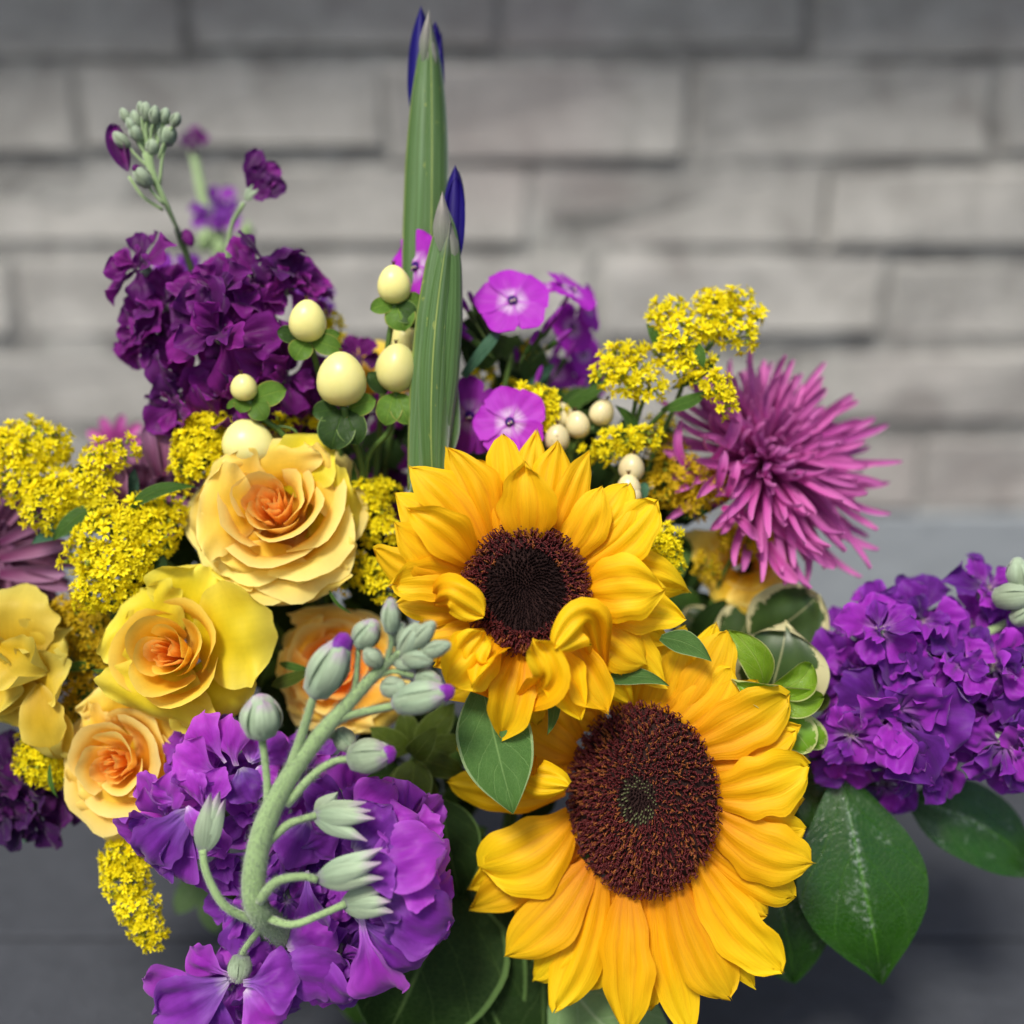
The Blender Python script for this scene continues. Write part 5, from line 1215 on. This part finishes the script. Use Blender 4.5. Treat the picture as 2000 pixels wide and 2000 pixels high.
goldenrod('tall goldenrod spray leaning right, highest at the right', [(1310, 605, -40, 40, 22), (1290, 625, -40, 24, 20), (1400, 600, -50, 50, 30), (1440, 585, -50, 26, 22), (1470, 615, -50, 28, 20), (1440, 650, -40, 40, 34), (1380, 640, -30, 34, 30), (1330, 660, -20, 36, 36), (1330, 710, -20, 34, 30), (1290, 690, -30, 20, 24), (1400, 590, -50, 30, 22), (1360, 700, -30, 26, 22)],
          [[(1310, 620, -60), (1335, 690, -60), (1330, 760, -70), (1280, 880, -110), (1240, 1000, -150)], [(1440, 620, -60), (1400, 660, -60), (1350, 720, -70)], [(1400, 600, -60), (1370, 660, -70), (1335, 720, -70)]],
          [((1290, 690, -30), (1262, 630, -30), 22, 'leaf', {}), ((1365, 670, -10), (1375, 720, 0), 22, 'leaf', {}), ((1310, 760, -50), (1410, 690, -40), 22, 'leaf', {})], fr=13)
goldenrod('goldenrod spray arching low beside the tall right one', [(1205, 700, -40, 36, 26), (1235, 685, -40, 30, 20), (1190, 730, -30, 30, 26), (1225, 745, -20, 36, 26), (1275, 755, -20, 30, 26), (1250, 720, -30, 24, 20)], [[(1200, 720, -50), (1240, 760, -60), (1230, 840, -80), (1200, 960, -130)], [(1270, 750, -40), (1250, 800, -60), (1225, 880, -90)]], (), fr=13)
goldenrod('goldenrod branch curving right in front of the pink chrysanthemum', [(1400, 755, 0, 28, 30), (1415, 790, 0, 18, 26), (1380, 745, -6, 26, 18)], [[(1405, 770, -16), (1340, 775, -30), (1290, 810, -50), (1240, 870, -90), (1190, 960, -130)]], [((1290, 800, -40), (1390, 760, -20), 26, 'leaf', {}), ((1250, 850, -60), (1200, 790, -50), 20, 'leaf', {})], fr=12)
goldenrod('small goldenrod tuft right of the phlox pair', [(1055, 785, -50, 36, 28), (1075, 800, -50, 26, 22), (1030, 770, -60, 22, 18), (1055, 830, -50, 20, 22)], [[(1060, 800, -70), (1070, 880, -100), (1080, 980, -150)]], (), fr=12)
goldenrod('flat goldenrod tuft below the dull ivory berries', [(1210, 860, -40, 46, 24), (1260, 855, -40, 34, 20), (1185, 880, -40, 26, 20), (1150, 885, -60, 18, 18)], [[(1220, 870, -60), (1220, 940, -90), (1200, 1050, -150)], [(1180, 900, -60), (1210, 930, -80), (1220, 980, -100)]], (), fr=12)
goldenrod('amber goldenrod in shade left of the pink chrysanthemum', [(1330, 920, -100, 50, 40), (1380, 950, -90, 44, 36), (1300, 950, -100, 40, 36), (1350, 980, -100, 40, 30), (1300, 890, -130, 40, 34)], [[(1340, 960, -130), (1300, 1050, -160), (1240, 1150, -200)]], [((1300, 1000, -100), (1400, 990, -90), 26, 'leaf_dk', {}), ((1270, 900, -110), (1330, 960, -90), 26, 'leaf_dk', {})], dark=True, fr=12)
goldenrod('fine goldenrod tuft at the right edge of the upper sunflower', [(1300, 1060, 0, 34, 36), (1310, 1095, 0, 26, 26), (1285, 1045, -10, 24, 22)], [[(1295, 1080, -30), (1270, 1150, -60)]], (), fr=9)
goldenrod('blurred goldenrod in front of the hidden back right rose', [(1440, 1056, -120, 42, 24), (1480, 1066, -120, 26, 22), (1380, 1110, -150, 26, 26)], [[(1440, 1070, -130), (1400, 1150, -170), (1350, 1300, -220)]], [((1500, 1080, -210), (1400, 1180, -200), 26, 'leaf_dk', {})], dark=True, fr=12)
goldenrod('goldenrod bits showing behind the cream berries', [(640, 630, -160, 24, 22), (660, 660, -160, 18, 22), (545, 825, -60, 30, 18), (620, 820, -120, 26, 16)], [[(650, 640, -180), (660, 740, -180), (680, 900, -200)]], (), fr=12)
goldenrod('yellow specks of goldenrod deep in the centre greenery', [(1040, 690, -200, 24, 20), (1100, 780, -230, 24, 20), (940, 740, -200, 30, 22), (1000, 760, -180, 24, 18), (1290, 840, -160, 30, 30)], [[(1040, 700, -220), (1030, 800, -230), (1020, 950, -240)]], (), fr=12)

# ================================================================== CHRYSANTHEMUMS
g_mu = 'mauve pink chrysanthemums'
def mum(label, C, ax, rings, mat, base=None, nu=5, nv=12, extra=(), skew=0.):
    t = thing('chrysanthemum', label, 'chrysanthemum', C, g_mu)
    F = np.array(frame_from(ax))[:3, :3]
    k = 0
    for (n, L, w, el, sp) in rings:
        for i in range(n):
            k += 1
            a = 2 * math.pi * (i + ru(-.3, .3)) / n; e = el + ru(-.13, .13); l = L * ru(.8, 1.15) * (1 + skew * math.cos(a + .7))
            d = V(math.cos(a) * math.cos(e), math.sin(a) * math.cos(e), math.sin(e))
            N = V(-math.cos(a) * math.sin(e), -math.sin(a) * math.sin(e), math.cos(e))
            B = C + F @ (V(d[0], d[1], 0) * 14); T = C + F @ (d * l)
            part(t, 'petal', petal(B, T, w * ru(.85, 1.15), P_STRAP, N=tuple(F @ N), bend=ru(-.06, .12), cup=.5, tip=ru(-.05, .22), tipat=.6, side=ru(-.06, .06), seed=k, nu=nu, nv=nv), MAT[mat])
    for (b, e, w, kw) in extra:
        kk = dict(cup=.35, bend=.1, nu=nu, nv=nv); kk.update(kw)
        part(t, 'petal', petal(at(*b), at(*e), w, P_STRAP, **kk), MAT[mat])
    part(t, 'disc', lathe(C + F @ V(0, 0, -20), F @ V(0, 0, 1), [(-18, 10), (-6, 30), (4, 26), (8, 4)], 12), MAT['leaf'])
    return t
axm = nrm(V(.25, .38, .85))
m1 = mum('pink chrysanthemum with long quilled petals, right of the goldenrod', at(1492, 900, -175), nrm(V(.34, .36, .82)),
    [(44, 258, 19, -.10, 0), (44, 246, 19, .08, 0), (40, 222, 18, .28, 0), (36, 184, 17, .52, 0), (30, 140, 15, .8, 0), (24, 98, 13, 1.05, 0), (16, 62, 11, 1.3, 0)], 'mum', skew=.12,
    extra=[((1400, 960, -60), (1415, 880, -40), 19, {}), ((1420, 970, -50), (1440, 900, -40), 19, {}), ((1430, 1000, -60), (1480, 1055, -40), 20, {}), ((1410, 990, -60), (1445, 1010, -30), 18, {}), ((1500, 1060, -90), (1555, 1140, -60), 30, dict(side=.1)), ((1470, 1000, -120), (1630, 1110, -100), 28, {}),
           ((1360, 930, -90), (1330, 820, -80), 19, dict(side=-.2)), ((1380, 920, -100), (1296, 880, -90), 19, {}), ((1390, 930, -90), (1308, 930, -90), 19, {}), ((1390, 900, -80), (1440, 800, -70), 24, dict(side=.1))])
tie_stem(m1, at(1480, 905, -150), 10, MAT['stem'])
m2 = mum('dusky mauve chrysanthemum cut off at the left edge', at(-30, 1075, -170), (.5, .1, .8),
    [(26, 200, 24, -.1, 0), (26, 185, 24, .1, 0), (22, 150, 22, .4, 0), (16, 100, 20, .8, 0)], 'mum_dk', extra=[((0, 1090, -110), (140, 1060, -100), 30, {}), ((0, 1120, -110), (130, 1120, -100), 34, {}), ((0, 1060, -120), (110, 1010, -110), 26, {}), ((10, 1110, -110), (140, 1150, -100), 26, {})])
tie_stem(m2, at(-20, 1080, -200), 10)
m3 = mum('dusky mauve chrysanthemum half hidden behind the left goldenrod', at(290, 960, -170), (.0, .6, .8),
    [(26, 150, 24, -.1, 0), (24, 140, 24, .15, 0), (18, 110, 22, .5, 0), (14, 80, 20, .9, 0)], 'mum_dk', extra=[((240, 1000, -60), (235, 905, -50), 40, {}), ((310, 930, -80), (290, 830, -70), 30, {}), ((320, 930, -80), (330, 820, -80), 30, {})])
tie_stem(m3, at(290, 960, -200), 10)
m4 = thing('chrysanthemum', 'blurred pale pink petals far behind the left goldenrod', 'chrysanthemum', at(230, 850, -420), g_mu)
for i in range(9):
    a = i * .7; part(m4, 'petal', petal(at(230, 870, -420), at(230 + 62 * math.cos(a), 860 + 52 * math.sin(a), -410), 26, P_STRAP, cup=.3, seed=i, nu=5, nv=8), MAT['mum'])
tie_stem(m4, at(230, 870, -425), 8)

# ================================================================== FOLIAGE
g_fo = 'leafy stems in the bouquet'
def foliage(name, label, leaves, stems=(), group=g_fo, cat='foliage', sm='stem_dk', prof=P_WIDELEAF, nu=12, nv=18):
    b = leaves[0][0]
    t = thing(name, label, cat, at(*b), group)
    for i, (b, e, w, m, kw) in enumerate(leaves):
        k = dict(bend=.08, fold=.10, cup=.04, tip=-.08, wr=.02, edge=.01, seed=i + 7); k.update(kw)
        part(t, 'leaf', petal(at(*b), at(*e), w, k.pop('prof', prof), nu=nu, nv=nv, **k), MAT[m])
    for s, r in stems:
        part(t, 'stem', tube([at(*p) for p in s], [r] * len(s), 8, 4 * len(s)), MAT[sm])
    return t
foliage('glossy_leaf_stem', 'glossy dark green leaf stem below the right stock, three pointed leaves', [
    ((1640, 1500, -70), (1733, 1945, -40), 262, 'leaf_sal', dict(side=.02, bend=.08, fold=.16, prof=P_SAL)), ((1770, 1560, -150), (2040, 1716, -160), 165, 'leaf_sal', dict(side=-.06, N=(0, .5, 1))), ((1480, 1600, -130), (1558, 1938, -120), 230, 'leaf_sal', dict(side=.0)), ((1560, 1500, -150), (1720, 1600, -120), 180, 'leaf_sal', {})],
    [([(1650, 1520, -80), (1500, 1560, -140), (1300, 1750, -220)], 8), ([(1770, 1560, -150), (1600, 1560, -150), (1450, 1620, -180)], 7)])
foliage('broad_leaf_stem', 'broad dark leaves under the stock and lower sunflower', [
    ((900, 1700, -130), (740, 2060, -60), 330, 'leaf_low', dict(bend=.1, fold=.05)), ((900, 1640, -130), (1180, 1985, -110), 190, 'leaf_low', dict(side=-.12)), ((930, 1700, -150), (990, 2080, -110), 230, 'leaf_low', dict(side=.1)), ((1060, 1760, -150), (1060, 2100, -100), 240, 'leaf_low', {}),
    ((860, 1560, -80), (900, 1760, -60), 130, 'leaf_low', {}), ((1400, 1780, -80), (1330, 1930, -80), 130, 'leaf_low', {})], [([(900, 1660, -100), (950, 1850, -140), (980, 2100, -200)], 10)])
foliage('grey_leaf_stem', 'grey green leaf pair under the lowest sunflower petals', [
    ((1090, 1880, -90), (1330, 2075, -60), 220, 'leaf_grey', dict(side=.1, bend=.1)), ((1230, 1900, -110), (1150, 2080, -80), 190, 'leaf_grey', {})], [([(1150, 1900, -60), (1120, 2050, -120)], 8)])
foliage('variegated_leaf_stem', 'cream edged round variegated leaves between the lower sunflower and right stock', [
    ((1490, 1400, -40), (1540, 1208, -30), 196, 'vari', dict(prof=P_OVAL, fold=.1, rd=.1, wr=.04, twist=.3, cup=.12)), ((1470, 1260, -130), (1606, 1160, -100), 176, 'vari', dict(prof=P_OVAL, fold=.1, wr=.05, cup=.15, twist=-.3)), ((1500, 1400, -60), (1560, 1500, -60), 130, 'vari', dict(prof=P_OVAL)), ((1420, 1280, -170), (1480, 1180, -170), 120, 'vari', dict(prof=P_OVAL)),
    ((1400, 1260, -200), (1330, 1190, -190), 90, 'vari', dict(prof=P_OVAL)), ((1500, 1330, -90), (1600, 1360, -80), 80, 'vari', dict(prof=P_OVAL))],
    [([(1490, 1395, -75), (1440, 1480, -120), (1300, 1700, -220)], 7)], nu=14)
foliage('lime_leaf_tip', 'bright lime young leaves above the lower sunflower right petals', [
    ((1490, 1348, 30), (1424, 1228, 44), 62, 'leaf_lime', dict(prof=P_OVAL, fold=.3, bend=.2, side=.10, cup=.2, wr=.06, twist=.5)), ((1488, 1350, 40), (1424, 1325, 84), 58, 'vari_lime', dict(prof=P_OVAL, bend=.5, cup=.5, wr=.06, twist=.7)), ((1492, 1350, 40), (1590, 1298, 56), 62, 'leaf_lime', dict(prof=P_ROUND, cup=.4, side=.12, wr=.08, twist=.5)), ((1492, 1352, 44), (1612, 1362, 62), 58, 'leaf_lime', dict(prof=P_OVAL, cup=.3, side=.1, bend=.15, wr=.04)),
    ((1524, 1392, 30), (1586, 1470, 60), 78, 'vari_lime', dict(prof=P_OVAL, fold=.2)), ((1536, 1396, 20), (1616, 1460, 36), 58, 'vari_lime', dict(prof=P_OVAL)), ((1495, 1340, -14), (1500, 1290, 6), 26, 'leaf_lime', dict(prof=P_OVAL, side=-.3, cup=.4)), ((1560, 1370, -40), (1624, 1366, -30), 44, 'leaf_olive', dict(prof=P_OVAL))],
    [([(1490, 1350, -6), (1500, 1390, -20), (1480, 1450, -60)], 5)], sm='stem')
foliage('olive_leaf_whorl', 'star of olive leaves in the gap left of the lower sunflower', [
    ((806, 1475, -60), (850, 1425, 0), 48, 'leaf_olive', dict(prof=P_OVAL, bend=.3)), ((810, 1480, -60), (800, 1600, -40), 80, 'leaf_olive', dict(bend=.12)), ((815, 1478, -65), (912, 1510, -60), 52, 'leaf_olive', {}), ((812, 1470, -70), (920, 1440, -66), 46, 'leaf_olive', {}), ((812, 1468, -75), (890, 1370, -80), 60, 'leaf_olive', {}), ((800, 1470, -66), (720, 1420, -60), 52, 'leaf_olive', {}),
    ((805, 1490, -80), (860, 1600, -76), 50, 'leaf_olive', {}), ((800, 1490, -80), (760, 1580, -80), 50, 'leaf_olive', {}), ((800, 1465, -90), (790, 1380, -90), 50, 'leaf_olive', {})],
    [([(808, 1478, -70), (830, 1600, -140), (900, 1800, -220)], 8)], nu=8, nv=12)
foliage('narrow_leaf_stem', 'narrow blue green leaves crossing behind the phlox', [
    ((905, 735, -60), (975, 645, -50), 24, 'leaf_blue', dict(fold=.2, prof=P_STRAP)), ((1000, 800, -150), (1090, 700, -140), 26, 'leaf_blue', {}), ((1100, 800, -160), (1200, 740, -150), 26, 'leaf', {}), ((960, 700, -200), (920, 580, -190), 30, 'leaf', {}), ((1130, 850, -180), (1180, 700, -180), 26, 'leaf_dk', {}), ((1000, 720, -210), (1060, 640, -200), 26, 'leaf', {}), ((930, 640, -180), (960, 560, -180), 24, 'leaf_olive', {})],
    [([(1000, 700, -200), (1010, 800, -210), (1000, 980, -240)], 6), ([(1150, 760, -180), (1120, 860, -190), (1080, 980, -230)], 5)], sm='stem')
foliage('rose_leaf_stem', 'thin sepal like leaflets around the lemon rose', [
    ((530, 1340, -20), (610, 1310, -10), 26, 'leaf_olive', {}), ((545, 1295, -30), (610, 1310, -20), 16, 'leaf', {}), ((240, 1312, 0), (175, 1308, 6), 8, 'leaf', {}), ((640, 1145, 0), (690, 1200, 10), 7, 'leaf', dict(side=.1)), ((500, 1180, -50), (540, 1160, -40), 26, 'leaf', {}), ((480, 1150, -60), (440, 1120, -50), 30, 'leaf', {})],
    [([(520, 1200, -90), (560, 1300, -110), (600, 1500, -180)], 5)], nu=5, nv=10)
# shaded background leaves that close the bouquet's inside
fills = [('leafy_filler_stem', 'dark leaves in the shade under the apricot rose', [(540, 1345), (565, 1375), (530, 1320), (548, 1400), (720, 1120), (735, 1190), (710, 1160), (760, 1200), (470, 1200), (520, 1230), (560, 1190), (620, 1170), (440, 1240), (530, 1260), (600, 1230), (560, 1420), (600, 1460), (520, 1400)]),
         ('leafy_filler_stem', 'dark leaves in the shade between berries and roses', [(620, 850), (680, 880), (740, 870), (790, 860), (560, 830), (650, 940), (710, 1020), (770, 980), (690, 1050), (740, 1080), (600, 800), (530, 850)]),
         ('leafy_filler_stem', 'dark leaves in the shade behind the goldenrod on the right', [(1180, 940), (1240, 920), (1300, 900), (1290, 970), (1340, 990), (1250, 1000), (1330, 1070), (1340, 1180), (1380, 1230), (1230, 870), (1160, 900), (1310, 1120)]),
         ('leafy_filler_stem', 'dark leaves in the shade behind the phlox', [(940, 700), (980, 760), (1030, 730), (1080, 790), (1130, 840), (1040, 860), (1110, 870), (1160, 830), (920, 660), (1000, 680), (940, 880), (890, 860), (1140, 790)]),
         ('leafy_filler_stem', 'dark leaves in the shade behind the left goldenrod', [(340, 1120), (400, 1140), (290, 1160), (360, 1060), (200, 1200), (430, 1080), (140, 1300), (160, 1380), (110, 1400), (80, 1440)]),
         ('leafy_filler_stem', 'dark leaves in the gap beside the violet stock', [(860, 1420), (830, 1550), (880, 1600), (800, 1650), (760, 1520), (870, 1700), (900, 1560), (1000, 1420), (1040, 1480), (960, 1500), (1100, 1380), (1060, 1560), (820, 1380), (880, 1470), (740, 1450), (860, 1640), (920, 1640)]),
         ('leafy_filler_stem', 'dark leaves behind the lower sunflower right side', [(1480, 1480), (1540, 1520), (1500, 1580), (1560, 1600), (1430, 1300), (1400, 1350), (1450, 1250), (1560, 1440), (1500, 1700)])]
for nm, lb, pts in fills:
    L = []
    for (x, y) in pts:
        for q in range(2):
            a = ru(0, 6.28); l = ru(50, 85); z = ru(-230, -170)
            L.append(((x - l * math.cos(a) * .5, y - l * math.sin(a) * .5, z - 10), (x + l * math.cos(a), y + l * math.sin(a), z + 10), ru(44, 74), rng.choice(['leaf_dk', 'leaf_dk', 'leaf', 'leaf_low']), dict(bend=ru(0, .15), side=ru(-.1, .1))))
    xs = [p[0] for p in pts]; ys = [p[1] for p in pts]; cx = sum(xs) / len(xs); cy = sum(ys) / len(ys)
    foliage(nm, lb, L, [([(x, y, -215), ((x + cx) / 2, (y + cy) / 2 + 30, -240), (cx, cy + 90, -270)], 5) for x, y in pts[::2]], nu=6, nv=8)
foliage('pale_leaf_stem', 'blurred grey white leaves hanging behind the violet stock', [
    ((400, 1700, -330), (340, 1790, -340), 60, 'leaf_grey', {}), ((410, 1720, -330), (420, 1830, -340), 60, 'leaf_grey', {}), ((420, 1720, -340), (450, 1810, -350), 50, 'leaf', {}), ((60, 1600, -330), (10, 1650, -340), 50, 'leaf_blue', {}), ((700, 1880, -350), (700, 2010, -350), 90, 'leaf', {})],
    [([(410, 1720, -340), (520, 1800, -380), (700, 2000, -420)], 8)], nu=6, nv=8)
print('objects', len(bpy.data.objects), 'tris~', sum(len(o.data.polygons) * 2 for o in bpy.data.objects if o.type == 'MESH'))
